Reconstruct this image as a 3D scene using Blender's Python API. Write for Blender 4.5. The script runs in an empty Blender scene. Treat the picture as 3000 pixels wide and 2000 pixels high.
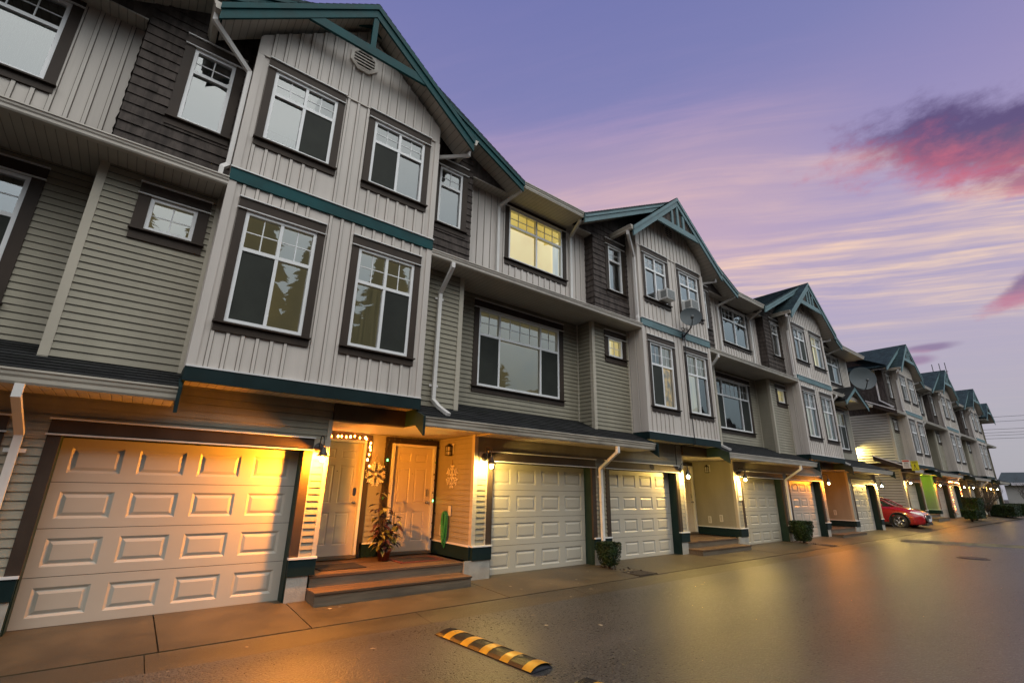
import bpy, math, random
from mathutils import Vector, Matrix, Quaternion
sc = bpy.context.scene
COL = sc.collection
R = math.radians
random.seed(7)

# ------------------------------------------------------------------ camera
YAW, PITCH, ROLL = 0.66099, 0.30405, 0.018818
fw = Vector((math.sin(YAW)*math.cos(PITCH), math.cos(YAW)*math.cos(PITCH), math.sin(PITCH)))
rt = fw.cross(Vector((0, 0, 1))).normalized()
up = rt.cross(fw)
r2 = rt*math.cos(ROLL)+up*math.sin(ROLL)
u2 = -rt*math.sin(ROLL)+up*math.cos(ROLL)
cam = bpy.data.cameras.new('camera')
camo = bpy.data.objects.new('camera', cam)
COL.objects.link(camo)
camo.matrix_world = Matrix(((r2.x, u2.x, -fw.x, 0), (r2.y, u2.y, -fw.y, -8.0), (r2.z, u2.z, -fw.z, 1.62), (0, 0, 0, 1)))
cam.sensor_width = 36
cam.lens = 1380.77*36/3000
cam.clip_start = 0.05
cam.clip_end = 3000
sc.camera = camo

# ------------------------------------------------------------------ look
sc.view_settings.view_transform = 'Standard'
sc.view_settings.look = 'None'
sc.view_settings.exposure = 0.0
sc.view_settings.gamma = 1.0
sc.render.engine = 'CYCLES'
sc.cycles.use_denoising = True
sc.cycles.max_bounces = 6
sc.cycles.diffuse_bounces = 3
sc.cycles.glossy_bounces = 3
sc.cycles.transparent_max_bounces = 8
sc.cycles.caustics_reflective = False
sc.cycles.caustics_refractive = False
sc.cycles.sample_clamp_indirect = 4.0


def lin(r, g, b):
    f = lambda c: (c/255/12.92 if c/255 <= 0.04045 else ((c/255+0.055)/1.055)**2.4)
    return (f(r), f(g), f(b), 1)


# ------------------------------------------------------------------ world: dusk sky
SUN_EL, SUN_AZ = R(3.0), R(262.0)
world = bpy.data.worlds.new('World')
sc.world = world
world.use_nodes = True
NT = world.node_tree
NT.nodes.clear()


class NG:
    """tiny helper for wiring shader nodes"""
    def __init__(s, nt): s.nt = nt
    def n(s, t, **k):
        nd = s.nt.nodes.new(t)
        for a, b in k.items(): setattr(nd, a, b)
        return nd
    def put(s, sock, v):
        if isinstance(v, bpy.types.NodeSocket): s.nt.links.new(v, sock)
        elif v is not None:
            if hasattr(sock.default_value, '__len__') and not hasattr(v, '__len__'): v = [v]*len(sock.default_value)
            sock.default_value = v
    def math(s, op, a, b=None, c=None, clamp=False):
        nd = s.n('ShaderNodeMath', operation=op, use_clamp=clamp)
        s.put(nd.inputs[0], a)
        if b is not None: s.put(nd.inputs[1], b)
        if c is not None: s.put(nd.inputs[2], c)
        return nd.outputs[0]
    def mix(s, f, a, b, mode='MIX'):
        nd = s.n('ShaderNodeMix', data_type='RGBA', blend_type=mode)
        nd.clamp_factor = True
        s.put(nd.inputs[0], f); s.put(nd.inputs[6], a); s.put(nd.inputs[7], b)
        return nd.outputs[2]
    def ramp(s, f, stops, interp='LINEAR'):
        nd = s.n('ShaderNodeValToRGB')
        cr = nd.color_ramp
        cr.interpolation = interp
        while len(cr.elements) < len(stops): cr.elements.new(0.5)
        for e, (p, c) in zip(cr.elements, stops):
            e.position = p
            e.color = c if hasattr(c, '__len__') else (c, c, c, 1)
        s.put(nd.inputs[0], f)
        return nd.outputs[0]
    def smooth(s, v, a, b):
        nd = s.n('ShaderNodeMapRange', interpolation_type='SMOOTHSTEP')
        s.put(nd.inputs[0], v); s.put(nd.inputs[1], a); s.put(nd.inputs[2], b)
        return nd.outputs[0]
    def xyz(s, x, y, z):
        nd = s.n('ShaderNodeCombineXYZ')
        s.put(nd.inputs[0], x); s.put(nd.inputs[1], y); s.put(nd.inputs[2], z)
        return nd.outputs[0]
    def noise(s, vec, scale, detail=3, rough=0.5, dist=0.0, out='Fac'):
        nd = s.n('ShaderNodeTexNoise')
        s.put(nd.inputs['Vector'], vec); s.put(nd.inputs['Scale'], scale); s.put(nd.inputs['Detail'], detail)
        s.put(nd.inputs['Roughness'], rough); s.put(nd.inputs['Distortion'], dist)
        return nd.outputs[out]


g = NG(NT)
tc = g.n('ShaderNodeTexCoord')
sep = g.n('ShaderNodeSeparateXYZ')
NT.links.new(tc.outputs['Generated'], sep.inputs[0])
dx, dy, dz = sep.outputs
zc = g.math('MAXIMUM', dz, 0.02)
el = g.math('ARCSINE', g.math('MINIMUM', zc, 1.0))
az = g.math('ARCTAN2', dx, dy)
# gradient by elevation, on the side of the sunset
grad = g.ramp(g.math('DIVIDE', el, math.pi/2), [
    (0.0, lin(158, 163, 176)), (0.10, lin(172, 164, 182)), (0.20, lin(176, 162, 190)), (0.31, lin(164, 150, 190)),
    (0.40, lin(146, 137, 184)), (0.50, lin(124, 125, 177)), (0.62, lin(110, 115, 172)), (0.8, lin(94, 104, 168)), (1.0, lin(86, 98, 158))])
# cirrus in a plane high above, streaks along (0.6,-0.8)
px = g.math('DIVIDE', dx, zc); py = g.math('DIVIDE', dy, zc)
s_al = g.math('SUBTRACT', g.math('MULTIPLY', px, 0.6), g.math('MULTIPLY', py, 0.8))
t_ac = g.math('ADD', g.math('MULTIPLY', px, 0.8), g.math('MULTIPLY', py, 0.6))
warp = g.noise(g.xyz(g.math('MULTIPLY', s_al, 0.5), g.math('MULTIPLY', t_ac, 0.8), 0.0), 1.3, 2)
t_w = g.math('ADD', t_ac, g.math('MULTIPLY', warp, 0.35))
n1 = g.noise(g.xyz(g.math('MULTIPLY', s_al, 0.55), g.math('MULTIPLY', t_w, 5.5), 1.7), 1.0, 6, 0.58)
n2 = g.noise(g.xyz(g.math('MULTIPLY', s_al, 1.4), g.math('MULTIPLY', t_w, 17.0), 4.2), 1.0, 5, 0.6)
n3 = g.noise(g.xyz(g.math('MULTIPLY', s_al, 3.0), g.math('MULTIPLY', t_w, 9.0), 8.0), 1.0, 5, 0.65, 0.6)
st = g.math('ADD', g.math('MULTIPLY', n1, 0.62), g.math('ADD', g.math('MULTIPLY', n2, 0.22), g.math('MULTIPLY', n3, 0.16)))
st = g.smooth(st, 0.42, 0.66)
band = g.math('MULTIPLY', g.smooth(t_ac, 0.75, 1.75), g.math('SUBTRACT', 1.0, g.smooth(t_ac, 2.5, 4.0)))
band = g.math('ADD', g.math('MULTIPLY', band, 0.92), 0.10)
patch = g.smooth(g.noise(g.xyz(g.math('MULTIPLY', s_al, 0.9), g.math('MULTIPLY', t_w, 2.1), 12.0), 1.0, 3, 0.55), 0.34, 0.62)
cir = g.math('MULTIPLY', g.math('MULTIPLY', st, band), g.math('ADD', 0.22, g.math('MULTIPLY', patch, 0.78)))
pink = g.ramp(g.math('DIVIDE', el, math.pi/2), [(0.0, lin(190, 174, 184)), (0.24, lin(250, 214, 182)), (0.34, lin(244, 202, 182)), (0.45, lin(190, 158, 192)), (0.7, lin(132, 126, 190))])
sky = g.mix(cir, grad, pink)
# soft broad pink veil over the roofs in the middle
veil = g.math('MULTIPLY', g.math('SUBTRACT', 1.0, g.smooth(g.math('ABSOLUTE', g.math('SUBTRACT', az, R(52))), R(6), R(34))),
              g.math('SUBTRACT', 1.0, g.smooth(g.math('ABSOLUTE', g.math('SUBTRACT', el, R(30))), R(3), R(13))))
sky = g.mix(g.math('MULTIPLY', veil, 0.42), sky, lin(224, 184, 182))
# low cumulus clouds, each an uneven patch in azimuth / elevation
fl = g.noise(g.xyz(g.math('MULTIPLY', az, 1.0), g.math('MULTIPLY', el, 1.9), 0.0), 11.0, 6, 0.62)
fl2 = g.noise(g.xyz(g.math('MULTIPLY', az, 1.0), g.math('MULTIPLY', el, 1.5), 3.0), 4.0, 3, 0.55)


def cloud(sky, a0, e0, wa, we, tilt, dark, warm, amt=1.0, soft=0.5, nz=1.0):
    u = g.math('SUBTRACT', az, R(a0)); v = g.math('SUBTRACT', el, R(e0))
    v = g.math('SUBTRACT', v, g.math('MULTIPLY', u, tilt))
    q = g.math('SQRT', g.math('ADD', g.math('POWER', g.math('DIVIDE', u, R(wa)), 2.0), g.math('POWER', g.math('DIVIDE', v, R(we)), 2.0)))
    q = g.math('ADD', q, g.math('MULTIPLY', g.math('ADD', g.math('MULTIPLY', g.math('SUBTRACT', fl, 0.5), 1.5), g.math('MULTIPLY', g.math('SUBTRACT', fl2, 0.5), 1.2)), nz))
    m = g.math('SUBTRACT', 1.0, g.smooth(q, 1.0-soft, 1.0))
    hue = g.smooth(g.math('ADD', g.math('ADD', g.math('DIVIDE', v, R(we)), g.math('MULTIPLY', g.math('DIVIDE', u, R(wa)), 0.9)), g.math('MULTIPLY', g.math('SUBTRACT', fl, 0.5), 2.4)), -1.05, 0.22)
    return g.mix(g.math('MULTIPLY', m, amt), sky, g.mix(hue, warm, dark))


sky = cloud(sky, 90.6, 28.6, 19.5, 4.6, -0.25, lin(84, 64, 112), lin(196, 92, 114), 0.92, 0.65)
sky = cloud(sky, 90.5, 25.0, 6.5, 1.9, -0.1, lin(150, 78, 114), lin(202, 100, 128), 0.8, 0.65)
sky = cloud(sky, 88.6, 17.2, 3.6, 1.7, 0.30, lin(118, 84, 132), lin(186, 106, 136), 0.8)
sky = cloud(sky, 80.6, 13.1, 2.6, 0.5, 0.0, lin(124, 96, 140), lin(170, 120, 150), 0.75, 0.7, 0.5)
sky = cloud(sky, 79.6, 12.1, 1.9, 0.6, 0.0, lin(140, 104, 146), lin(190, 118, 144), 0.7, 0.7, 0.5)
# away from the sunset the dusk sky is a plain, brighter cloud sheet
back = g.ramp(g.math('DIVIDE', el, math.pi/2), [(0.0, (0.18, 0.21, 0.23, 1)), (0.14, (0.50, 0.60, 0.68, 1)), (0.25, (0.98, 1.14, 1.30, 1)), (0.42, (1.86, 1.88, 1.86, 1)), (0.75, (2.08, 2.08, 2.05, 1)), (1.0, (0.5, 0.54, 0.62, 1))])
bk = g.smooth(g.math('MULTIPLY', dy, -1.0), 0.08, 0.34)
sky = g.mix(bk, sky, back)
nish = g.n('ShaderNodeTexSky')
nish.sky_type = 'NISHITA'
nish.sun_disc = False
nish.sun_elevation = SUN_EL
nish.sun_rotation = SUN_AZ
bg1 = g.n('ShaderNodeBackground')
g.put(bg1.inputs[0], sky); bg1.inputs[1].default_value = 1.0
bg2 = g.n('ShaderNodeBackground')
g.put(bg2.inputs[0], nish.outputs[0]); bg2.inputs[1].default_value = 0.02
addw = g.n('ShaderNodeAddShader')
NT.links.new(bg1.outputs[0], addw.inputs[0]); NT.links.new(bg2.outputs[0], addw.inputs[1])
wo = g.n('ShaderNodeOutputWorld')
NT.links.new(addw.outputs[0], wo.inputs[0])

# weak afterglow of the cloud sheet behind the camera
sun = bpy.data.lights.new('afterglow', 'SUN')
sun.energy = 0.4
sun.angle = R(50)
sun.color = (1.0, 0.95, 0.9)
suno = bpy.data.objects.new('afterglow', sun)
COL.objects.link(suno)
suno.rotation_euler = (R(52), 0, R(-22))

# ------------------------------------------------------------------ materials
M = {}


def mat(name, color, rough=0.6, var=0.12, scale=3.0, stretch=(1, 1, 1), bump=0.0, bscale=60.0, dirt=0.0, dirtcol=(0.05, 0.045, 0.03), metal=0.0, spec=0.5, coat=0.0, uv=False):
    m = bpy.data.materials.new(name)
    m.use_nodes = True
    nt = m.node_tree
    h = NG(nt)
    b = nt.nodes['Principled BSDF']
    t = h.n('ShaderNodeTexCoord')
    vec = t.outputs['UV' if uv else 'Object']
    mp = h.n('ShaderNodeMapping')
    nt.links.new(vec, mp.inputs[0])
    mp.inputs['Scale'].default_value = stretch
    n = h.noise(mp.outputs[0], scale, 5, 0.6)
    f = h.smooth(n, 0.28, 0.72)
    c1 = tuple(c*(1-var) for c in color)+(1,)
    c2 = tuple(min(1, c*(1+var)) for c in color)+(1,)
    col = h.mix(f, c1, c2)
    if dirt:
        d = h.noise(mp.outputs[0], scale*0.45, 6, 0.68, 0.4)
        col = h.mix(h.math('MULTIPLY', h.smooth(d, 0.5, 0.78), dirt), col, tuple(dirtcol)+(1,))
    if name in ('garage', 'batten', 'siding', 'shingle', 'gutter'):
        oi = h.n('ShaderNodeObjectInfo'); tone = h.math('ADD', 0.92, h.math('MULTIPLY', oi.outputs['Random'], 0.16))
        col = h.mix(1.0, col, h.xyz(tone, tone, h.math('MULTIPLY', tone, h.math('ADD', 0.97, h.math('MULTIPLY', oi.outputs['Random'], 0.05)))), 'MULTIPLY')
    h.put(b.inputs['Base Color'], col)
    h.put(b.inputs['Roughness'], h.math('ADD', h.math('MULTIPLY', h.math('SUBTRACT', n, 0.5), 0.25), rough))
    b.inputs['Metallic'].default_value = metal
    b.inputs['Specular IOR Level'].default_value = spec
    if coat: b.inputs['Coat Weight'].default_value = coat
    if bump:
        bn = h.noise(mp.outputs[0], bscale, 3, 0.6)
        bp = h.n('ShaderNodeBump')
        bp.inputs['Strength'].default_value = bump
        bp.inputs['Distance'].default_value = 0.01
        h.put(bp.inputs['Height'], bn)
        nt.links.new(bp.outputs[0], b.inputs['Normal'])
    M[name] = m
    return m


def grooves(name, axis, pitch, depth=0.5, dark=0.55):
    """adds fine board joints along one object axis of an existing material"""
    m = M[name]; nt = m.node_tree; h = NG(nt); b = nt.nodes['Principled BSDF']
    t = h.n('ShaderNodeTexCoord'); sp = h.n('ShaderNodeSeparateXYZ')
    nt.links.new(t.outputs['Object'], sp.inputs[0])
    fr = h.math('FRACT', h.math('DIVIDE', sp.outputs[axis], pitch))
    ln = h.math('SUBTRACT', 1.0, h.smooth(h.math('ABSOLUTE', h.math('SUBTRACT', fr, 0.5)), 0.0, 0.09))
    src = b.inputs['Base Color'].links[0].from_socket
    h.put(b.inputs['Base Color'], h.mix(h.math('MULTIPLY', ln, dark), src, (0.03, 0.025, 0.02, 1)))
    bp = h.n('ShaderNodeBump'); bp.inputs['Strength'].default_value = depth; bp.inputs['Distance'].default_value = 0.008; bp.invert = True
    h.put(bp.inputs['Height'], ln)
    nt.links.new(bp.outputs[0], b.inputs['Normal'])


mat('siding', (0.305, 0.278, 0.212), 0.55, 0.12, 1.4, (1.3, 1, 0.25), 0.15, 90, 0.30, (0.12, 0.11, 0.08), spec=0.3)
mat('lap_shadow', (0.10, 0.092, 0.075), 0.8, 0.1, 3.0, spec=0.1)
mat('siding_end', (0.42, 0.405, 0.345), 0.55, 0.08, 1.4, spec=0.3)
mat('siding_plain', (0.45, 0.405, 0.32), 0.55, 0.08, 1.6, (1, 1, 0.4), 0.12, 90)
mat('batten', (0.60, 0.545, 0.49), 0.5, 0.09, 1.5, (1.6, 1, 0.16), 0.1, 80, 0.26, (0.22, 0.2, 0.17), spec=0.3)
mat('batten_crease', (0.20, 0.18, 0.155), 0.8, 0.2, 4.0, spec=0.1)  # dark strips along the battens, shade of a groove put into colour
mat('shingle', (0.078, 0.064, 0.057), 0.8, 0.36, 5.0, (2.2, 2.2, 0.5), 0.5, 60, spec=0.15)
mat('brown', (0.050, 0.036, 0.027), 0.55, 0.2, 2.5, (1, 1, 0.4), 0.12, 60, spec=0.2)
mat('teal', (0.006, 0.058, 0.062), 0.55, 0.25, 2.2, (1, 1, 1), 0.15, 50, 0.25, (0.02, 0.04, 0.04), spec=0.2)
mat('teal_old', (0.105, 0.185, 0.2), 0.6, 0.2, 2.0, (1, 1, 1), 0.2, 50, 0.4, (0.05, 0.1, 0.11))
mat('jamb_green', (0.013, 0.030, 0.024), 0.55, 0.2, 2.0, spec=0.2)
mat('base_green', (0.006, 0.019, 0.020), 0.55, 0.25, 2.0, (1, 1, 1), 0.1, 50, 0.2, (0.03, 0.03, 0.025), spec=0.2)
mat('white', (0.72, 0.71, 0.69), 0.4, 0.05, 2.0, dirt=0.12, dirtcol=(0.4, 0.36, 0.3))
mat('vinyl', (0.80, 0.80, 0.79), 0.32, 0.03, 2.0)
mat('soffit', (0.46, 0.42, 0.36), 0.6, 0.08, 1.5, dirt=0.12, dirtcol=(0.2, 0.17, 0.12)); grooves('soffit', 0, 0.105)
mat('soffit_y', (0.46, 0.42, 0.36), 0.6, 0.08, 1.5, dirt=0.12, dirtcol=(0.2, 0.17, 0.12)); grooves('soffit_y', 1, 0.105)
mat('ceiling', (0.52, 0.48, 0.42), 0.55, 0.06, 1.5); grooves('ceiling', 1, 0.1)
mat('gutter', (0.50, 0.455, 0.385), 0.42, 0.14, 1.3, (1, 1, 3), dirt=0.35, dirtcol=(0.16, 0.12, 0.07))
mat('gutter_mossy', (0.46, 0.41, 0.33), 0.5, 0.2, 2.0, (1, 1, 4), dirt=0.85, dirtcol=(0.04, 0.035, 0.02))
mat('downspout', (0.72, 0.69, 0.65), 0.4, 0.06, 1.5, dirt=0.12, dirtcol=(0.35, 0.3, 0.22))
mat('concrete', (0.082, 0.062, 0.034), 0.48, 0.34, 1.3, spec=0.35, bump=0.4, bscale=90, dirt=0.85, dirtcol=(0.038, 0.030, 0.016))
mat('kerb', (0.062, 0.049, 0.029), 0.44, 0.25, 1.6, (0.4, 2, 1), bump=0.5, bscale=120, dirt=0.7, dirtcol=(0.045, 0.038, 0.025))
mat('footing', (0.36, 0.345, 0.30), 0.8, 0.18, 3.0, bump=0.4, bscale=50, dirt=0.45, dirtcol=(0.13, 0.115, 0.08))
mat('wood', (0.115, 0.066, 0.034), 0.5, 0.45, 2.2, (0.5, 9, 9), 0.35, 20, 0.5, (0.06, 0.045, 0.035))
mat('wood_grey', (0.135, 0.105, 0.068), 0.65, 0.3, 2.2, (0.6, 8, 8), 0.35, 20, 0.35, (0.09, 0.075, 0.06))
mat('garage', (0.475, 0.445, 0.375), 0.45, 0.04, 0.9, dirt=0.22, dirtcol=(0.40, 0.36, 0.29))
mat('door', (0.62, 0.54, 0.43), 0.4, 0.03, 1.2)
mat('weatherstrip', (0.02, 0.02, 0.018), 0.7)
mat('blind', (0.66, 0.66, 0.64), 0.7, 0.03, 1.0); grooves('blind', 2, 0.028, 0.6, 0.22)
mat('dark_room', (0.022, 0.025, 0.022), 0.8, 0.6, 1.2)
mat('screen', (0.030, 0.033, 0.027), 0.6, 0.3, 0.9, spec=0.18)
mat('curtain', (0.62, 0.60, 0.56), 0.8, 0.25, 3.0, (9, 9, 0.15), 0.6, 6)
mat('lamp_metal', (0.035, 0.028, 0.022), 0.45, 0.3, 8.0)
mat('black_plastic', (0.012, 0.012, 0.013), 0.45, 0.2, 6.0)
mat('rubber', (0.012, 0.012, 0.013), 0.38, 0.3, 8.0, bump=0.3, bscale=90)
mat('rubber_worn', (0.05, 0.048, 0.04), 0.6, 0.4, 8.0)
mat('yellow_paint', (0.56, 0.30, 0.02), 0.4, 0.18, 9.0, dirt=0.45, dirtcol=(0.07, 0.04, 0.01))
mat('soil', (0.028, 0.02, 0.013), 0.9, 0.4, 9.0, bump=0.8, bscale=30)
mat('leaf_hedge', (0.014, 0.030, 0.007), 0.6, 0.6, 5.0, spec=0.25)
mat('leaf_plum', (0.050, 0.014, 0.016), 0.45, 0.5, 6.0)
mat('leaf_olive', (0.085, 0.075, 0.012), 0.45, 0.4, 6.0)
mat('leaf_pale', (0.28, 0.24, 0.07), 0.5, 0.3, 6.0)
mat('stem', (0.07, 0.045, 0.025), 0.8, 0.3, 10.0)
mat('bark', (0.055, 0.045, 0.035), 0.85, 0.4, 8.0, bump=0.4, bscale=30)
mat('terracotta', (0.16, 0.036, 0.016), 0.45, 0.15, 4.0)
mat('mat_dark', (0.018, 0.012, 0.011), 0.9, 0.3, 20.0, bump=0.6, bscale=200)
mat('mat_red', (0.13, 0.025, 0.018), 0.9, 0.3, 20.0, bump=0.6, bscale=200)
mat('ornament', (0.80, 0.74, 0.64), 0.55, 0.05, 6.0)
mat('ribbon', (0.42, 0.30, 0.16), 0.6, 0.1, 6.0)
mat('hose_green', (0.03, 0.26, 0.07), 0.45, 0.2, 8.0)
mat('plate', (0.66, 0.62, 0.54), 0.4, 0.05, 4.0)
mat('chrome', (0.62, 0.62, 0.62), 0.18, 0.05, 4.0, metal=1.0)
mat('brass', (0.40, 0.30, 0.14), 0.3, 0.1, 4.0, metal=1.0)
mat('dish', (0.062, 0.078, 0.082), 0.55, 0.08, 2.0)
mat('dish_back', (0.1, 0.105, 0.105), 0.5, 0.1, 4.0)
mat('ac_white', (0.66, 0.66, 0.63), 0.45, 0.06, 3.0)
mat('ac_grille', (0.22, 0.23, 0.22), 0.55, 0.1, 3.0); grooves('ac_grille', 2, 0.02, 0.6, 0.7)
mat('car_red', (0.30, 0.006, 0.010), 0.25, 0.05, 3.0, coat=1.0)
mat('car_glass', (0.02, 0.035, 0.028), 0.05, 0.1, 2.0, spec=0.8)
mat('tyre', (0.012, 0.012, 0.012), 0.7, 0.2, 10.0)
mat('rim', (0.55, 0.55, 0.54), 0.25, 0.05, 5.0, metal=0.9)
mat('cladding', (0.022, 0.022, 0.022), 0.6, 0.2, 6.0)
mat('headlight', (0.62, 0.64, 0.66), 0.08, 0.05, 4.0, spec=0.9)
mat('sign_white', (0.78, 0.77, 0.73), 0.45, 0.04, 4.0)
mat('sign_red', (0.52, 0.10, 0.07), 0.45, 0.1, 4.0)
mat('sign_yellow', (0.62, 0.60, 0.02), 0.45, 0.06, 4.0)
mat('ink', (0.015, 0.015, 0.015), 0.5)
mat('ink_red', (0.5, 0.06, 0.04), 0.5)
mat('ink_green', (0.05, 0.35, 0.06), 0.5)
mat('litter', (0.34, 0.29, 0.20), 0.7, 0.15, 9.0)
mat('iron', (0.045, 0.038, 0.033), 0.4, 0.4, 10.0, bump=0.5, bscale=60)
mat('wire', (0.02, 0.02, 0.022), 0.6)
mat('far_wall', (0.44, 0.43, 0.36), 0.8, 0.06, 1.0)
mat('far_roof', (0.028, 0.045, 0.047), 0.85, 0.3, 2.0)
mat('opposite_wall', (0.20, 0.19, 0.17), 0.8, 0.1, 1.0)
mat('conifer', (0.012, 0.022, 0.012), 0.8, 0.5, 3.0)
mat('moss_hump', (0.13, 0.11, 0.045), 0.5, 0.5, 3.0, bump=0.7, bscale=30, dirt=0.6, dirtcol=(0.04, 0.035, 0.025))


def emis(name, color, strength, base=None):
    m = bpy.data.materials.new(name); m.use_nodes = True
    b = m.node_tree.nodes['Principled BSDF']
    b.inputs['Base Color'].default_value = tuple(base or color)+(1,)
    b.inputs['Emission Color'].default_value = tuple(color)+(1,)
    b.inputs['Emission Strength'].default_value = strength
    b.inputs['Roughness'].default_value = 0.6
    M[name] = m
    return m


def lit(name, c1, c2, strength, scale, stretch):
    """a room or blind with the lights on behind the glass"""
    m = emis(name, c1, strength, (0.6, 0.5, 0.35)); nt = m.node_tree; h = NG(nt); b = nt.nodes['Principled BSDF']
    t = h.n('ShaderNodeTexCoord'); mp = h.n('ShaderNodeMapping'); nt.links.new(t.outputs['Object'], mp.inputs[0]); mp.inputs['Scale'].default_value = stretch
    n = h.noise(mp.outputs[0], scale, 3, 0.5)
    h.put(b.inputs['Emission Color'], h.mix(h.smooth(n, 0.3, 0.7), tuple(c1)+(1,), tuple(c2)+(1,)))


lit('lit_room', (0.90, 0.68, 0.20), (0.74, 0.50, 0.10), 0.85, 1.1, (1, 1, 0.7))
lit('lit_pale', (0.95, 0.82, 0.40), (0.75, 0.58, 0.22), 0.8, 3.0, (2, 1, 0.3))
lit('lit_curtain', (0.70, 0.66, 0.50), (0.42, 0.44, 0.44), 0.6, 5.0, (4, 1, 0.2))
lit('blind_warm', (0.30, 0.24, 0.115), (0.22, 0.19, 0.11), 0.34, 1.4, (1, 1, 0.8)); grooves('blind_warm', 2, 0.028, 0.5, 0.0) if False else None
lit('warm_curtain', (0.33, 0.28, 0.15), (0.17, 0.155, 0.09), 0.30, 5.0, (5, 1, 0.15))
lit('lit_drape', (0.72, 0.70, 0.55), (0.36, 0.40, 0.40), 0.62, 8.0, (5, 1, 0.15))
lit('lit_tree', (0.85, 0.50, 0.10), (0.03, 0.03, 0.015), 0.55, 7.0, (1.5, 1, 1.0))
for nm, c, s in (('bulb_orange', (1.0, 0.315, 0.016), 10000), ('bulb_amber', (1.0, 0.31, 0.02), 2600), ('bulb_warm', (1.0, 0.66, 0.17), 2500), ('bulb_far', (1.0, 0.57, 0.12), 900), ('bulb_end', (1.0, 0.74, 0.22), 5200),
                 ('bulb_green', (0.52, 1.0, 0.06), 700), ('fairy_orange', (1.0, 0.24, 0.03), 60), ('fairy_red', (1.0, 0.10, 0.05), 10),
                 ('fairy_green', (0.15, 1.0, 0.25), 8), ('fairy_white', (1.0, 0.40, 0.10), 60)):
    emis(nm, c, s)

# glass: clear pane with mirror-like Fresnel reflection
m = bpy.data.materials.new('glass'); m.use_nodes = True; nt = m.node_tree; nt.nodes.clear(); h = NG(nt)
fr = h.n('ShaderNodeFresnel'); fr.inputs[0].default_value = 2.4
tr = h.n('ShaderNodeBsdfTransparent'); tr.inputs[0].default_value = (0.86, 0.9, 0.88, 1)
gl = h.n('ShaderNodeBsdfGlossy'); gl.inputs['Roughness'].default_value = 0.015; gl.inputs['Color'].default_value = (0.95, 1, 1, 1)
t = h.n('ShaderNodeTexCoord'); wv = h.noise(t.outputs['Object'], 1.6, 2, 0.5)
bp = h.n('ShaderNodeBump'); bp.inputs['Strength'].default_value = 0.12; bp.inputs['Distance'].default_value = 0.02; h.put(bp.inputs['Height'], wv)
nt.links.new(bp.outputs[0], gl.inputs['Normal'])
mx = h.n('ShaderNodeMixShader'); h.put(mx.inputs[0], fr.outputs[0]); nt.links.new(tr.outputs[0], mx.inputs[1]); nt.links.new(gl.outputs[0], mx.inputs[2])
ou = h.n('ShaderNodeOutputMaterial'); nt.links.new(mx.outputs[0], ou.inputs[0])
M['glass'] = m

# asphalt shingles: courses are modelled, tabs vary in tone
def roofmat(name, c, moss):
    m = bpy.data.materials.new(name); m.use_nodes = True; nt = m.node_tree; h = NG(nt); b = nt.nodes['Principled BSDF']
    t = h.n('ShaderNodeTexCoord'); br = h.n('ShaderNodeTexBrick')
    nt.links.new(t.outputs['UV'], br.inputs['Vector'])
    br.inputs['Scale'].default_value = 1.0; br.inputs['Mortar Size'].default_value = 0.004
    br.inputs['Brick Width'].default_value = 0.24; br.inputs['Row Height'].default_value = 0.14
    br.inputs['Color1'].default_value = tuple(x*0.55 for x in c)+(1,); br.inputs['Color2'].default_value = tuple(x*1.5 for x in c)+(1,); br.inputs['Mortar'].default_value = (0.008, 0.008, 0.008, 1)
    n = h.noise(t.outputs['UV'], 2.0, 5, 0.65)
    col = h.mix(h.math('MULTIPLY', h.smooth(n, 0.52, 0.75), 0.6), br.outputs['Color'], tuple(moss)+(1,))
    h.put(b.inputs['Base Color'], col); b.inputs['Roughness'].default_value = 0.75; b.inputs['Specular IOR Level'].default_value = 0.22
    gn = h.noise(t.outputs['UV'], 140, 2, 0.6)
    bp = h.n('ShaderNodeBump'); bp.inputs['Strength'].default_value = 0.5; bp.inputs['Distance'].default_value = 0.01
    h.put(bp.inputs['Height'], h.math('ADD', br.outputs['Fac'], h.math('MULTIPLY', gn, -0.4))); bp.invert = True
    nt.links.new(bp.outputs[0], b.inputs['Normal'])
    M[name] = m


roofmat('roof', (0.019, 0.0195, 0.020), (0.015, 0.020, 0.010))
roofmat('roof_teal', (0.028, 0.052, 0.058), (0.018, 0.034, 0.032))

# wet asphalt
m = bpy.data.materials.new('asphalt'); m.use_nodes = True; nt = m.node_tree; h = NG(nt); b = nt.nodes['Principled BSDF']
t = h.n('ShaderNodeTexCoord'); o = t.outputs['Object']
mpr = h.n('ShaderNodeMapping'); nt.links.new(o, mpr.inputs[0]); mpr.inputs['Scale'].default_value = (0.22, 1.0, 1.0); big = h.noise(mpr.outputs[0], 0.7, 5, 0.6, 0.3); mid = h.noise(o, 2.2, 4, 0.6); fine = h.noise(o, 95, 3, 0.65); vo = h.n('ShaderNodeTexVoronoi'); vo.inputs['Scale'].default_value = 48; nt.links.new(o, vo.inputs['Vector'])
col = h.mix(h.smooth(big, 0.35, 0.7), (0.038, 0.036, 0.031, 1), (0.070, 0.066, 0.056, 1))
sp_ = h.math('ADD', h.math('MULTIPLY', h.noise(o, 64, 2, 0.6), 0.65), h.math('MULTIPLY', h.noise(o, 26, 2, 0.6), 0.35))
col = h.mix(h.math('MULTIPLY', h.smooth(sp_, 0.51, 0.66), 0.75), col, (0.20, 0.188, 0.16, 1))
col = h.mix(h.math('MULTIPLY', h.math('SUBTRACT', 1.0, h.smooth(sp_, 0.34, 0.47)), 0.4), col, (0.014, 0.012, 0.010, 1))
h.put(b.inputs['Base Color'], col)
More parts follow.
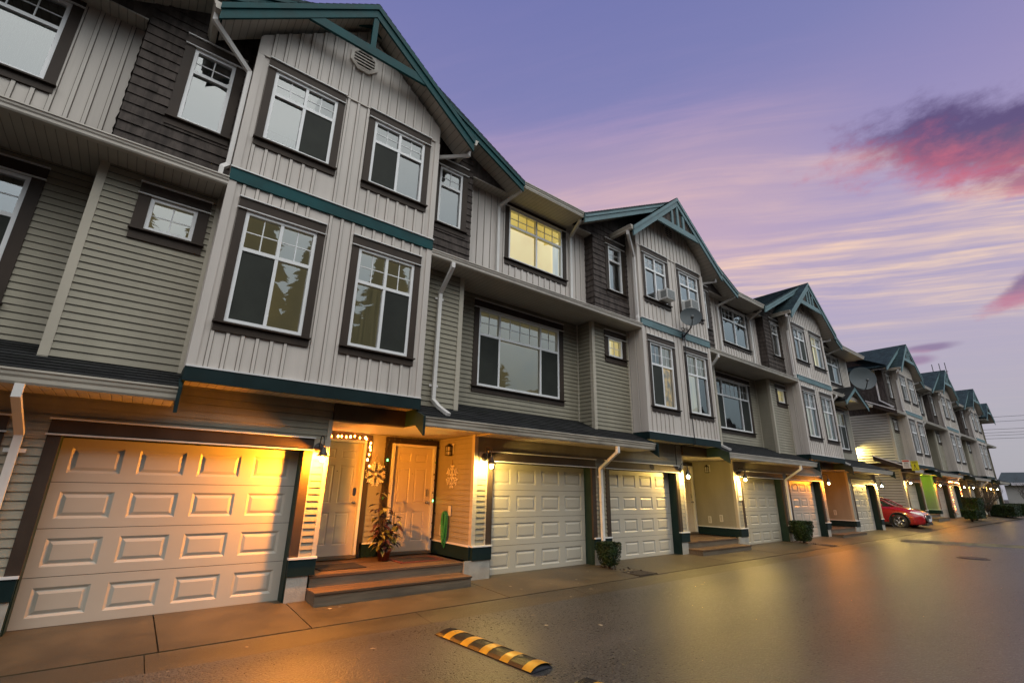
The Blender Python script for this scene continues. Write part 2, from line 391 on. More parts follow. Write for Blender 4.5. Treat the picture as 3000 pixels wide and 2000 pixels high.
h.put(b.inputs['Roughness'], h.math('ADD', 0.24, h.math('ADD', h.math('MULTIPLY', h.smooth(big, 0.2, 0.85), 0.05), h.math('MULTIPLY', h.smooth(sp_, 0.35, 0.65), 0.26))))
b.inputs['Specular IOR Level'].default_value = 0.5
bp = h.n('ShaderNodeBump'); bp.inputs['Strength'].default_value = 0.6; bp.inputs['Distance'].default_value = 0.010
h.put(bp.inputs['Height'], h.math('ADD', h.math('MULTIPLY', vo.outputs['Distance'], -0.6), h.math('MULTIPLY', sp_, 1.1)))
bp2 = h.n('ShaderNodeBump'); bp2.inputs['Strength'].default_value = 0.03; bp2.inputs['Distance'].default_value = 0.05; h.put(bp2.inputs['Height'], mid)
nt.links.new(bp2.outputs[0], bp.inputs['Normal']); nt.links.new(bp.outputs[0], b.inputs['Normal'])
M['asphalt'] = m

# ------------------------------------------------------------------ mesh helpers
class MB:
    def __init__(s): s.v = []; s.f = []; s.mi = []; s.sm = []; s.mats = []
    def m(s, n):
        if n not in s.mats: s.mats.append(n)
        return s.mats.index(n)
    def face(s, pts, mat, smooth=False):
        i = len(s.v); s.v += [tuple(p) for p in pts]; s.f.append(tuple(range(i, i+len(pts)))); s.mi.append(s.m(mat)); s.sm.append(smooth)
    def raw(s, verts, faces, mat, smooth=True):
        i = len(s.v); s.v += [tuple(p) for p in verts]; k = s.m(mat)
        for f in faces: s.f.append(tuple(i+a for a in f)); s.mi.append(k); s.sm.append(smooth)
    def box(s, x0, x1, y0, y1, z0, z1, mat, bev=0.0):
        if bev:
            bm = bmesh.new(); bmesh.ops.create_cube(bm, size=1.0)
            for v in bm.verts: v.co = Vector(((x0+x1)/2+v.co.x*(x1-x0), (y0+y1)/2+v.co.y*(y1-y0), (z0+z1)/2+v.co.z*(z1-z0)))
            bmesh.ops.bevel(bm, geom=bm.edges[:], offset=bev, segments=2, affect='EDGES')
            bm.verts.index_update()
            s.raw([v.co for v in bm.verts], [[v.index for v in f.verts] for f in bm.faces], mat, False); bm.free(); return
        p = [(x0, y0, z0), (x1, y0, z0), (x1, y1, z0), (x0, y1, z0), (x0, y0, z1), (x1, y0, z1), (x1, y1, z1), (x0, y1, z1)]
        s.raw(p, [(0, 3, 2, 1), (4, 5, 6, 7), (0, 1, 5, 4), (1, 2, 6, 5), (2, 3, 7, 6), (3, 0, 4, 7)], mat, False)
    def prism(s, poly, vec, mat, smooth=False):
        vec = Vector(vec); a = [Vector(p) for p in poly]; b = [p+vec for p in a]; n = len(a)
        s.raw(a+b, [tuple(range(n-1, -1, -1)), tuple(range(n, 2*n))]+[(i, (i+1) % n, n+(i+1) % n, n+i) for i in range(n)], mat, smooth)
    def tube(s, path, r, mat, n=8, closed=False, smooth=True):
        path = [Vector(p) for p in path]; rs = r if hasattr(r, '__len__') else [r]*len(path)
        vs = []; ref = None
        for i, p in enumerate(path):
            a = path[(i-1) % len(path)] if (closed or i > 0) else p; c = path[(i+1) % len(path)] if (closed or i < len(path)-1) else p
            t = (c-a).normalized()
            if ref is None: ref = t.orthogonal().normalized()
            ref = (ref-t*ref.dot(t))
            if ref.length < 1e-4: ref = t.orthogonal()
            ref.normalize(); bi = t.cross(ref)
            for k in range(n):
                an = 2*math.pi*k/n; vs.append(p+(ref*math.cos(an)+bi*math.sin(an))*rs[i])
        fs = []; L = len(path)
        for i in range(L if closed else L-1):
            j = (i+1) % L
            for k in range(n): fs.append((i*n+k, i*n+(k+1) % n, j*n+(k+1) % n, j*n+k))
        if not closed: fs += [tuple(range(n-1, -1, -1)), tuple(range((L-1)*n, L*n))]
        s.raw(vs, fs, mat, smooth)
    def duct(s, path, side, w, d, mat):
        """rectangular pipe swept along a path, mitred at its bends"""
        path = [Vector(p) for p in path]; S = Vector(side).normalized(); vs = []; L = len(path)
        for i, p in enumerate(path):
            t1 = (path[i]-path[i-1]).normalized() if i else None; t2 = (path[i+1]-path[i]).normalized() if i < L-1 else None
            t = ((t1 or t2)+(t2 or t1)).normalized(); q = t1 or t2
            n = t.cross(S).normalized(); k = 1/max(0.5, t.dot(q)); s2 = S-t*S.dot(t); s2.normalize()
            for a, b in ((-1, -1), (1, -1), (1, 1), (-1, 1)): vs.append(p+s2*(a*w/2)+n*(b*d/2*k))
        fs = [(3, 2, 1, 0), tuple(range((L-1)*4, L*4))]
        for i in range(L-1):
            for k in range(4): fs.append((i*4+k, i*4+(k+1) % 4, i*4+4+(k+1) % 4, i*4+4+k))
        s.raw(vs, fs, mat, False)
    def lathe(s, prof, c, mat, n=20, axis=2, smooth=True, sx=1.0):
        c = Vector(c); vs = []
        for r, z in prof:
            for k in range(n):
                a = 2*math.pi*k/n; x, y = r*math.cos(a)*sx, r*math.sin(a)
                vs.append(c+(Vector((x, y, z)) if axis == 2 else Vector((x, z, y)) if axis == 1 else Vector((z, x, y))))
        fs = []
        for i in range(len(prof)-1):
            for k in range(n): fs.append((i*n+k, i*n+(k+1) % n, i*n+n+(k+1) % n, i*n+n+k))
        s.raw(vs, fs, mat, smooth)
    def ball(s, c, r, mat, u=10, v=6, sq=(1, 1, 1)):
        prof = [(max(1e-4, math.sin(math.pi*i/v)), -math.cos(math.pi*i/v)) for i in range(v+1)]
        vs = []
        for a, z in prof:
            for k in range(u): vs.append((c[0]+r*sq[0]*a*math.cos(2*math.pi*k/u), c[1]+r*sq[1]*a*math.sin(2*math.pi*k/u), c[2]+r*sq[2]*z))
        fs = [(i*u+k, i*u+(k+1) % u, i*u+u+(k+1) % u, i*u+u+k) for i in range(v) for k in range(u)]
        s.raw(vs, fs, mat, True)
    def mesh(s, name):
        me = bpy.data.meshes.new(name); me.from_pydata(s.v, [], s.f); me.update()
        for n in s.mats: me.materials.append(M[n])
        me.polygons.foreach_set('material_index', s.mi); me.polygons.foreach_set('use_smooth', s.sm)
        uvl = me.uv_layers.new(name='uv'); Z = Vector((0, 0, 1)); co = [v.co for v in me.vertices]; out = [0.0]*(2*len(me.loops))
        for p in me.polygons:
            nn = p.normal
            tt = Z.cross(nn)
            tt = Vector((1, 0, 0)) if tt.length < 0.02 else tt.normalized()
            bb = nn.cross(tt)
            for li in p.loop_indices:
                c = co[me.loops[li].vertex_index]; out[2*li] = c.dot(tt); out[2*li+1] = c.dot(bb)
        uvl.data.foreach_set('uv', out)
        return me


import bmesh
CACHE = {}


def obj(name, me, parent=None, loc=(0, 0, 0)):
    o = bpy.data.objects.new(name, me); COL.objects.link(o); o.location = loc
    if parent is not None: o.parent = parent
    return o


def part(name, key, fn, parent, loc=(0, 0, 0)):
    """a part's mesh is built once per key and shared by every repeat"""
    if key is None or key not in CACHE:
        mb = MB(); fn(mb); me = mb.mesh(name)
        if key is not None: CACHE[key] = me
    else: me = CACHE[key]
    return obj(name, me, parent, loc)


def tag(o, label, cat, group=None, kind=None):
    if label: o['label'] = label
    if cat: o['category'] = cat
    if group: o['group'] = group
    if kind: o['kind'] = kind
    return o


def thing(name, loc, label, cat, group=None, rz=0.0):
    o = obj(name, None, None, loc); o.rotation_euler = (0, 0, rz); o.empty_display_size = 0.2
    return tag(o, label, cat, group)


def kids(o): return [c for c in bpy.data.objects if c.parent == o]


def copy_tree(o, parent=None):
    c = o.copy(); COL.objects.link(c); c.parent = parent
    for ch in kids(o): copy_tree(ch, c)
    return c


def text(name, s, size, mat, parent, loc, rot=(R(90), 0, 0), ext=0.006):
    cu = bpy.data.curves.new(name, 'FONT'); cu.body = s; cu.size = size; cu.extrude = ext; cu.align_x = 'CENTER'; cu.align_y = 'CENTER'
    cu.materials.append(M[mat]); tmp = bpy.data.objects.new('tmp', cu); COL.objects.link(tmp)
    dg = bpy.context.evaluated_depsgraph_get(); me = bpy.data.meshes.new_from_object(tmp.evaluated_get(dg)); bpy.data.objects.remove(tmp); bpy.data.curves.remove(cu)
    o = obj(name, me, parent, loc); o.rotation_euler = rot
    return o


# ------------------------------------------------------------------ wall claddings
def front(y): return lambda u, w, z: (u, y-w, z)
def facing_left(x): return lambda u, w, z: (x-w, u, z)
def facing_right(x): return lambda u, w, z: (x+w, u, z)


def strips(x0, x1, z0, z1, ops):
    xs = sorted({x0, x1, *[min(max(o[i], x0), x1) for o in ops for i in (0, 1)]})
    for a, b in zip(xs, xs[1:]):
        if b-a < 1e-4: continue
        mid = (a+b)/2; z = z0
        for oz0, oz1 in sorted((o[2], o[3]) for o in ops if o[0] < mid < o[1]):
            if oz0 > z+1e-4: yield a, b, z, min(oz0, z1)
            z = max(z, oz1)
        if z < z1-1e-4: yield a, b, z, z1


def siding(mb, T, u0, u1, z0, z1, ops=(), e=0.1, d=0.018, mat='siding'):
    for a, b, za, zb in strips(u0, u1, z0, z1, ops):
        k = math.floor(za/e+1e-6)
        while k*e < zb-1e-5:
            c = k*e; lo = max(za, c); hi = min(zb, c+e); k += 1
            if hi-lo < 1e-4: continue
            w0 = d*(1-(lo-c)/e)+0.001; w1 = d*(1-(hi-c)/e)+0.001
            if e > 0.12 and hi == c+e: hi -= 0.024
            mb.face([T(a, w0, lo), T(b, w0, lo), T(b, w1, hi), T(a, w1, hi)], mat)
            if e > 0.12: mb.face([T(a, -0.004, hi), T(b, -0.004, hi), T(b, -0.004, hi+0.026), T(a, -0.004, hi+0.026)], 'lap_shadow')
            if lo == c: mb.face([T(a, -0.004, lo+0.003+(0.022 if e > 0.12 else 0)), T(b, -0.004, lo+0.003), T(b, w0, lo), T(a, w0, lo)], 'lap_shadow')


def batten(mb, T, u0, u1, z0, z1, ops=(), sp=0.19, bw=0.042, d=0.02, mat='batten', ztop=None):
    for a, b, za, zb in strips(u0, u1, z0, z1, ops):
        mb.face([T(a, 0, za), T(b, 0, za), T(b, 0, zb), T(a, 0, zb)], mat)
        k = math.ceil((a+bw/2)/sp-1e-6)
        while k*sp < b-bw/2+1e-6:
            c = k*sp; k += 1; l, r = c-bw/2, c+bw/2
            mb.face([T(l, d, za), T(r, d, za), T(r, d, zb), T(l, d, zb)], mat)
            mb.face([T(l, 0, za), T(l, d, za), T(l, d, zb), T(l, 0, zb)], mat); mb.face([T(r, d, za), T(r, 0, za), T(r, 0, zb), T(r, d, zb)], mat)
            mb.face([T(l, 0, za), T(r, 0, za), T(r, d, za), T(l, d, za)], mat)
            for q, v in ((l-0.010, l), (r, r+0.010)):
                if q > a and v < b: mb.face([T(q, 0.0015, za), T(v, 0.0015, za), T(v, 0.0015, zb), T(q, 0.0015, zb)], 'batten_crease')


def batten_gable(mb, T, u0, u1, z0, ztop, sp=0.19, bw=0.042, d=0.02, mat='batten'):
    us = sorted({u0, u1, 0.0}); us = [u for u in us if u0 <= u <= u1]
    mb.face([T(u0, 0, z0), T(u1, 0, z0)]+[T(u, 0, ztop(u)) for u in reversed(us)], mat)
    k = math.ceil((u0+bw/2)/sp)
    while k*sp < u1-bw/2:
        c = k*sp; k += 1; l, r = c-bw/2, c+bw/2
        mb.face([T(l, d, z0), T(r, d, z0), T(r, d, ztop(r)), T(l, d, ztop(l))], mat)
        mb.face([T(l, 0, z0), T(l, d, z0), T(l, d, ztop(l)), T(l, 0, ztop(l))], mat); mb.face([T(r, d, z0), T(r, 0, z0), T(r, 0, ztop(r)), T(r, d, ztop(r))], mat)
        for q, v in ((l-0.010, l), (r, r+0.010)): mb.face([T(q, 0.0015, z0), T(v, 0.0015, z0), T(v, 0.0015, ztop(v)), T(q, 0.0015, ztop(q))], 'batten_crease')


def shakes(mb, T, u0, u1, z0, z1, ops=(), e=0.165, d=0.02, mat='shingle', seed=3):
    rd = random.Random(seed)
    for a, b, za, zb in strips(u0, u1, z0, z1, ops):
        k = math.floor(za/e+1e-6)
        while k*e < zb-1e-5:
            c = k*e; lo = max(za, c); hi = min(zb, c+e); k += 1
            if hi-lo < 1e-3: continue
            u = a
            mb.face([T(a, 0.0, lo), T(b, 0.0, lo), T(b, 0.0, hi), T(a, 0.0, hi)], mat)
            while u < b-1e-3:
                v = min(b, u+rd.uniform(0.10, 0.24))
                if b-v < 0.05: v = b
                dd = d*rd.uniform(0.75, 1.25); w0 = dd*(1-(lo-c)/e)+0.002; w1 = dd*(1-(hi-c)/e)+0.002; gp = 0.002
                mb.face([T(u+gp, w0, lo), T(v-gp, w0, lo), T(v-gp, w1, hi), T(u+gp, w1, hi)], mat)
                if lo == c: mb.face([T(u+gp, 0, lo), T(v-gp, 0, lo), T(v-gp, w0, lo), T(u+gp, w0, lo)], mat)
                u = v


def courses(mb, o, ud, vd, L, W, mat='roof', e=0.14, d=0.012, th=0.05):
    """asphalt shingles laid in stepped courses on the slope o + u*ud + v*vd"""
    o = Vector(o); ud = Vector(ud).normalized(); vd = Vector(vd).normalized(); n = ud.cross(vd)
    if n.z < 0: n = -n
    k = 0
    while k*e < W-1e-5:
        a, b = k*e, min(W, k*e+e); k += 1
        p = lambda u, v, w: o+ud*u+vd*v+n*w
        w1 = d*(1-(b-a)/e)
        mb.face([p(0, a, d), p(L, a, d), p(L, b, w1), p(0, b, w1)], mat); mb.face([p(0, a, 0), p(L, a, 0), p(L, a, d), p(0, a, d)], mat)
    q = lambda u, v: o+ud*u+vd*v
    for (u0, v0), (u1, v1) in (((0, 0), (L, 0)), ((L, 0), (L, W)), ((L, W), (0, W)), ((0, W), (0, 0))):
        mb.face([q(u0, v0), q(u1, v1), q(u1, v1)-n*th, q(u0, v0)-n*th], mat)


# ------------------------------------------------------------------ windows, doors, gutters
def window(H, loc, x0, x1, z0, z1, y, mull=(), trans=None, spec=None, side=0.12, head=0.19, sill=0.16, munt=2, key=None, wide=0.0, upmunt=True):
    """casing > frame, pane, blind (what stands behind the glass), screen"""
    K = (round(x0, 3), round(x1, 3), round(z0, 3), round(z1, 3), y, tuple(mull), trans, side, head, munt)
    def casing(mb):
        f = y-0.028
        mb.box(x0-side, x0-0.002, f, y+0.03, z0-0.002, z1+0.004, 'brown'); mb.box(x1+0.002, x1+side, f, y+0.03, z0-0.002, z1+0.004, 'brown')
        mb.box(x0-side, x1+side, f-0.004, y+0.03, z1+0.022, z1+head, 'brown')
        mb.box(x0-side-0.012, x1+side+0.012, f-0.03, y+0.02, z1+0.006, z1+0.020, 'white'); mb.box(x0-side-0.012, x1+side+0.012, f-0.032, y+0.02, z1+head+0.002, z1+head+0.018, 'white')
        mb.box(x0-side, x1+side, f-0.006, y+0.03, z0-sill, z0-0.045, 'brown')
        mb.prism([(x0-side-0.015, y+0.03, z0-0.043), (x0-side-0.015, y-0.085, z0-0.043), (x0-side-0.015, y-0.085, z0-0.02), (x0-side-0.015, y+0.03, z0-0.004)], (x1-x0+2*side+0.03, 0, 0), 'brown')
    W = part('window', ('cas',)+K, casing, H, loc)
    xs = [x0]+[x0+(x1-x0)*q for q in mull]+[x1]; zs = [z0]+([trans] if trans else [])+[z1]; fw_ = 0.05
    cells = []
    for j in range(len(zs)-1):
        for i in range(len(xs)-1):
            cells.append((j, i, xs[i]+(fw_ if i == 0 else 0.024), xs[i+1]-(fw_ if i == len(xs)-2 else 0.024), zs[j]+(fw_ if j == 0 else 0.028), zs[j+1]-(fw_ if j == len(zs)-2 else 0.028)))
    def frame(mb):
        f, bk = y-0.012, y+0.07
        mb.box(x0, x0+fw_, f, bk, z0, z1, 'vinyl'); mb.box(x1-fw_, x1, f, bk, z0, z1, 'vinyl'); mb.box(x0+fw_, x1-fw_, f, bk, z0, z0+fw_, 'vinyl'); mb.box(x0+fw_, x1-fw_, f, bk, z1-fw_, z1, 'vinyl')
        if trans: mb.box(x0+fw_, x1-fw_, f+0.003, bk, trans-0.028, trans+0.028, 'vinyl')
        for q in xs[1:-1]:
            mb.box(q-0.024, q+0.024, f+0.006, bk-0.003, z0+fw_, (trans-0.028) if trans else z1-fw_, 'vinyl')
            if trans: mb.box(q-0.024, q+0.024, f+0.006, bk-0.003, trans+0.028, z1-fw_, 'vinyl')
        if upmunt:
            for j, i, a, b, c, d in cells:
                if (trans and j == 1) or not trans:
                    mm = munt[i] if hasattr(munt, '__len__') else munt
                    for k in range(1, mm): q = a+(b-a)*k/mm; mb.box(q-0.008, q+0.008, y+0.025, y+0.045, c, d, 'vinyl')
                    q = (c+d)/2; mb.box(a, b, y+0.027, y+0.043, q-0.008, q+0.008, 'vinyl')
    part('frame', ('frm',)+K, frame, W)
    def pane(mb):
        for j, i, a, b, c, d in cells: mb.face([(a, y+0.034, c), (b, y+0.034, c), (b, y+0.034, d), (a, y+0.034, d)], 'glass')
    part('pane', ('pan',)+K, pane, W)
    spec = spec or {}
    sc_, bl, rm, cu = [], [], [], []
    for j, i, a, b, c, d in cells:
        s = spec.get((j, i), 'blind')
        if s.startswith('half'):
            h_ = d-(d-c)*float(s[5:])/100; bl.append((a, b, h_, d, 'blind')); rm.append((a, b, c-0.0, h_-0.045, 'dark_room')); cu.append((a+(b-a)*0.62, a+(b-a)*0.9, c, h_-0.05, 'curtain')); continue
        if s == 'lit_curtained': bl.append((a, b, c, d, 'lit_room')); cu.append((a+(b-a)*0.72, b, c, d, 'lit_drape')); continue
        if s == 'drapes': rm.append((a, b, c, d, 'dark_room')); cu += [(a, a+(b-a)*0.42, c, d, 'curtain'), (a+(b-a)*0.78, b, c, d, 'curtain')]; continue
        (sc_ if s == 'screen' else rm if s == 'dark_room' else bl).append((a, b, c, d, s))
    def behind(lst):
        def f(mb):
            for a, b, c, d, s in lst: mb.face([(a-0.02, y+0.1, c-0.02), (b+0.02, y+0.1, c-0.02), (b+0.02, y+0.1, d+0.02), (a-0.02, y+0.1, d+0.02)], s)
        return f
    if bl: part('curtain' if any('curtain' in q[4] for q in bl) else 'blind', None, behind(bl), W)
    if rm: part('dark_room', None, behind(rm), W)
    for a, b, c, d, s in cu:
        def dr(mb):
            n = 14; vs = []
            for i in range(n+1):
                x = a+(b-a)*i/n; yy = y+0.075+0.012*math.sin(i*1.9)
                vs += [(x, yy, c-0.01), (x, yy, d+0.01)]
            mb.raw(vs, [(2*i, 2*i+2, 2*i+3, 2*i+1) for i in range(n)], s, True)
        part('curtain', None, dr, W)
    for a, b, c, d, s in sc_:
        part('insect_screen', None, lambda mb: mb.box(a-0.004, b+0.004, y+0.006, y+0.022, c-0.004, d+0.004, 'screen'), W)
    return W


def ring_face(mb, r0, r1, mat):
    (a0, b0, c0, d0, y0), (a1, b1, c1, d1, y1) = r0, r1
    P = [(a0, y0, c0), (b0, y0, c0), (b0, y0, d0), (a0, y0, d0)]; Q = [(a1, y1, c1), (b1, y1, c1), (b1, y1, d1), (a1, y1, d1)]
    for i in range(4): j = (i+1) % 4; mb.face([P[i], P[j], Q[j], Q[i]], mat)


def raised_panel(mb, cell, pan, y, mat, dp=0.016, bev=0.036):
    a, b, c, d = pan
    rs = [cell+(y,), (a, b, c, d, y), (a+bev*.8, b-bev*.8, c+bev*.8, d-bev*.8, y+dp), (a+bev*1.0, b-bev*1.0, c+bev*1.0, d-bev*1.0, y+dp), (a+bev*2.0, b-bev*2.0, c+bev*2.0, d-bev*2.0, y+0.003)]
    for p, q in zip(rs, rs[1:]): ring_face(mb, p, q, mat)
    a, b, c, d, yy = rs[-1]; mb.face([(a, yy, c), (b, yy, c), (b, yy, d), (a, yy, d)], mat)


def garage_mesh(x0, x1, z0, z1, y):
    def f(mb):
        h = (z1-z0)/4; w = (x1-x0-0.06)/4
        for j in range(4):
            a0, a1 = z0+j*h, z0+(j+1)*h-0.007
            for s0, s1 in ((x0, x0+0.03), (x1-0.03, x1)): mb.face([(s0, y, a0), (s1, y, a0), (s1, y, a1), (s0, y, a1)], 'garage')
            for i in range(4):
                l = x0+0.03+i*w; cell = (l, l+w, a0, a1)
                raised_panel(mb, cell, (l+w*0.12, l+w*0.88, a0+h*0.2, a1-h*0.2), y, 'garage')
            if j < 3: mb.face([(x0, y+0.012, a1), (x1, y+0.012, a1), (x1, y+0.012, a1+0.007), (x0, y+0.012, a1+0.007)], 'weatherstrip')
            mb.face([(x0, y, a1), (x1, y, a1), (x1, y+0.012, a1), (x0, y+0.012, a1)], 'garage')
        mb.box(x0, x1, y+0.002, y+0.03, z0-0.03, z0, 'weatherstrip')
    return f


def entry_door(H, loc, x0, x1, z0, z1, y, seed=0, kp=True):
    """door > frame, knob, deadbolt"""
    def slab(mb):
        w = x1-x0; cols = [(x0+w*0.13, x0+w*0.44), (x0+w*0.56, x0+w*0.87)]; h = z1-z0
        rows = [(z0+h*0.09, z0+h*0.37), (z0+h*0.45, z0+h*0.79), (z0+h*0.85, z0+h*0.94)]
        xb = [x0, x0+w*0.5, x1]; zb = [z0, z0+h*0.41, z0+h*0.82, z1]
        for j in range(3):
            for i in range(2): raised_panel(mb, (xb[i], xb[i+1], zb[j], zb[j+1]), cols[i]+rows[j], y, 'door', 0.012, 0.022)
        mb.lathe([(0.009, 0.0), (0.009, -0.006), (0.001, -0.006)], (x0+w*0.5, y, z0+h*0.735), 'lamp_metal', 8, 1)
    D = part('entry_door', ('door', x0, x1, z0, z1, y), slab, H, loc)
    def fr(mb):
        t = 0.055
        mb.box(x0-t, x0-0.004, y-0.07, y+0.02, z0, z1+0.004, 'white'); mb.box(x1+0.004, x1+t, y-0.07, y+0.02, z0, z1+0.004, 'white'); mb.box(x0-t, x1+t, y-0.072, y+0.02, z1+0.006, z1+t, 'white')
        mb.box(x0-t, x1+t, y-0.09, y+0.02, z0-0.05, z0-0.003, 'wood_grey')
    part('frame', ('doorf', x0, x1, z0, z1, y), fr, D)
    if kp:
        part('knob', ('knob', x0, x1, y), lambda mb: (mb.lathe([(0.03, 0.0), (0.03, -0.012), (0.012, -0.016), (0.012, -0.04), (0.026, -0.046), (0.03, -0.062), (0.02, -0.075), (0.001, -0.077)], (x1-0.075, y, z0+0.93), 'chrome', 14, 1)), D)
        part('deadbolt', ('bolt', x0, x1, y), lambda mb: (mb.box(x1-0.105, x1-0.045, y-0.022, y, z0+1.05, z0+1.2, 'chrome', 0.01)), D)
    return D


KG = [(0.0, 0.0), (0.075, 0.0), (0.09, 0.02), (0.092, 0.055), (0.108, 0.075), (0.112, 0.1), (0.128, 0.112), (0.128, 0.13), (0.0, 0.13)]


def gutter_x(mb, x0, x1, yb, zb, mat='gutter', hs=1.0):
    mb.prism([(x0, yb-w, zb+z*hs) for w, z in KG], (x1-x0, 0, 0), mat)


def gutter_y(mb, x, sgn, y0, y1, zb, mat='gutter', hs=1.0):
    mb.prism([(x+sgn*w, y0, zb+z*hs) for w, z in KG], (0, y1-y0, 0), mat)


def strap(mb, x, y, z, w=0.19):
    mb.box(x-w/2, x+w/2, y-0.036, y-0.031, z-0.022, z+0.022, 'downspout')

# ------------------------------------------------------------------ one gabled bay of a townhouse row and the stretch up to the next bay
P = 10.02
RS, FS = 0.51, 0.81        # slopes of the wide and of the small gable


def zrear(u): return 10.62-RS*abs(u)
def zfront(u): return 10.62-FS*abs(u)


W1 = (-1.42, -0.37, 3.825, 5.61); W2 = (0.345, 1.41, 3.825, 5.61)
U1 = (-1.42, -0.37, 6.945, 8.335); U2 = (0.345, 1.41, 6.945, 8.335)
NR = (2.0, 2.58, 6.97, 8.36); NL = (7.47, 8.05, 6.97, 8.36)
BIG = (3.59, 6.11, 3.8, 5.61); SM = (7.44, 8.02, 5.08, 5.6)


def gable_face(mb, half, ye, teal, dep, zr, upper=0.1):
    """two raking barge boards, each with a narrower board along its top"""
    s = (zr(0)-zr(half))/half
    for sg in (-1, 1):
        h = half+0.03
        mb.prism([(0, ye, zr(0)-0.03), (sg*h, ye, zr(h)-0.03), (sg*h, ye, zr(h)-dep), (0, ye, zr(0)-dep)], (0, 0.04, 0), teal)
        mb.prism([(0, ye-0.028, zr(0)-0.012), (sg*(h+0.012), ye-0.028, zr(h)-0.012), (sg*(h+0.012), ye-0.028, zr(h)-upper-0.03), (0, ye-0.028, zr(0)-upper-0.03)], (0, 0.027, 0), teal)


def module(H, c, k, yo=0.0, zo=0.0, last=None, first=False, spec=None, old=False, posts=3, big=BIG, lit_win=(4.13, 5.95, 6.93, 8.35), green=False, wide_end=False):
    L = (c, yo, zo); S = spec or {}; xe = last if last else 8.305; e = 'E' if last else ''
    teal = 'teal_old' if old else 'teal'; te = 'o' if old else ''
    lw = lit_win
    # --- bay
    def bay(mb):
        T = front(-0.5)
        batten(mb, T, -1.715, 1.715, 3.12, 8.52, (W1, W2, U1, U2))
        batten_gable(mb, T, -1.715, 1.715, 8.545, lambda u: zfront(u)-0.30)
        mb.box(-1.66, 1.66, -0.53, -0.49, 8.522, 8.543, 'batten')
        for sg, T2 in ((-1, facing_left(-1.715)), (1, facing_right(1.715))):
            batten(mb, T2, -0.5, 0.5, 3.12, 8.98, (), 0.25)
            mb.box(sg*1.715-0.022, sg*1.715+0.022, -0.522, -0.41, 3.12, 8.95, 'batten') if 0 else None
            a, b = sorted((sg*1.737, sg*1.63)); mb.box(a, b, -0.524, -0.498, 3.12, 8.52, 'batten')
            a, b = sorted((sg*1.737, sg*1.713)); mb.box(a, b, -0.498, -0.40, 3.12, 8.9, 'batten')
        mb.box(-1.74, 1.74, -0.545, -0.5, 3.112, 3.135, 'white')
    part('bay_wall', 'bay', bay, H, L)
    def soff(mb): mb.box(-1.70, 1.70, -0.49, 0.0, 2.94, 2.965, 'soffit')
    part('bay_soffit', 'bays', soff, H, L)
    def lband(mb):
        mb.box(-1.745, 1.745, -0.535, -0.48, 2.92, 3.110, 'base_green')
        for sg in (-1, 1): a, b = sorted((sg*1.745, sg*1.70)); mb.box(a, b, -0.479, 0.0, 2.92, 3.110, 'base_green')
    part('bay_fascia', 'lband', lband, H, L)
    def bands(mb):
        mb.box(-1.74, 1.74, -0.54, -0.49, 6.035, 6.24, teal); mb.box(-1.75, 1.75, -0.56, -0.49, 6.242, 6.262, 'white')
    part('bay_band', 'bands'+te, bands, H, L)
    # --- windows of the bay
    sp = lambda n, d: S.get(n, d)
    window(H, L, *W1, -0.5, (0.5,), 4.985, sp('W1', {(0, 0): 'screen', (0, 1): 'blind_warm', (1, 0): 'blind_warm', (1, 1): 'blind_warm'}))
    window(H, L, *W2, -0.5, (0.5,), 4.985, sp('W2', {(0, 0): 'warm_curtain', (0, 1): 'screen', (1, 0): 'blind_warm', (1, 1): 'blind_warm'}))
    window(H, L, *U1, -0.5, (0.5,), 7.89, sp('U1', {(0, 0): 'half_70', (0, 1): 'screen'}))
    window(H, L, *U2, -0.5, (0.5,), 7.89, sp('U2', {(0, 0): 'screen'}))
    window(H, L, *NR, -0.11, (), 7.92, sp('NR', {}), side=0.13)
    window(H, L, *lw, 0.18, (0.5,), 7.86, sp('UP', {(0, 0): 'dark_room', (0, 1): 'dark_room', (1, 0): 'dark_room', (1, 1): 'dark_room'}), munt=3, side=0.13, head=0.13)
    if big: window(H, L, *big, 0.52, (0.24, 0.75) if big[1]-big[0] > 2 else (0.5,), 5.0 if big[1]-big[0] > 2 else 4.95, sp('BIG', {(0, 0): 'screen', (0, 1): 'blind_warm', (0, 2): 'screen', (1, 0): 'blind_warm', (1, 1): 'blind_warm', (1, 2): 'blind_warm'}), munt=(2, 4, 2) if big[1]-big[0] > 2 else 2, side=0.14)
    if not last:
        window(H, L, *SM, 0.0, (), None, sp('SM', {(0, 0): 'blind_warm'}), side=0.15, sill=0.18)
        window(H, L, *NL, -0.11, (), 7.92, sp('NL', {}), side=0.13)
    # --- louvred vent
    def vent(mb):
        pts = [(-0.02+0.29*math.cos(R(22.5+45*i)), 9.53+0.29*math.sin(R(22.5+45*i))) for i in range(8)]; ins = [(-0.02+(x+0.02)*0.76, 9.53+(z-9.53)*0.76) for x, z in pts]
        for i in range(8):
            j = (i+1) % 8
            mb.prism([(pts[i][0], -0.545, pts[i][1]), (pts[j][0], -0.545, pts[j][1]), (ins[j][0], -0.545, ins[j][1]), (ins[i][0], -0.545, ins[i][1])], (0, 0.045, 0), 'batten')
        mb.face([(x, -0.502-0.018, z) for x, z in ins], 'weatherstrip')
        for i in range(6):
            z = 9.53-0.18+i*0.072; hw = 0.20 if abs(z-9.53) < 0.12 else 0.15
            mb.prism([(-0.02-hw, -0.525, z+0.03), (-0.02-hw, -0.545, z-0.015), (-0.02-hw, -0.538, z-0.02), (-0.02-hw, -0.518, z+0.025)], (2*hw, 0, 0), 'batten')
    part('gable_vent', 'vent', vent, H, L)
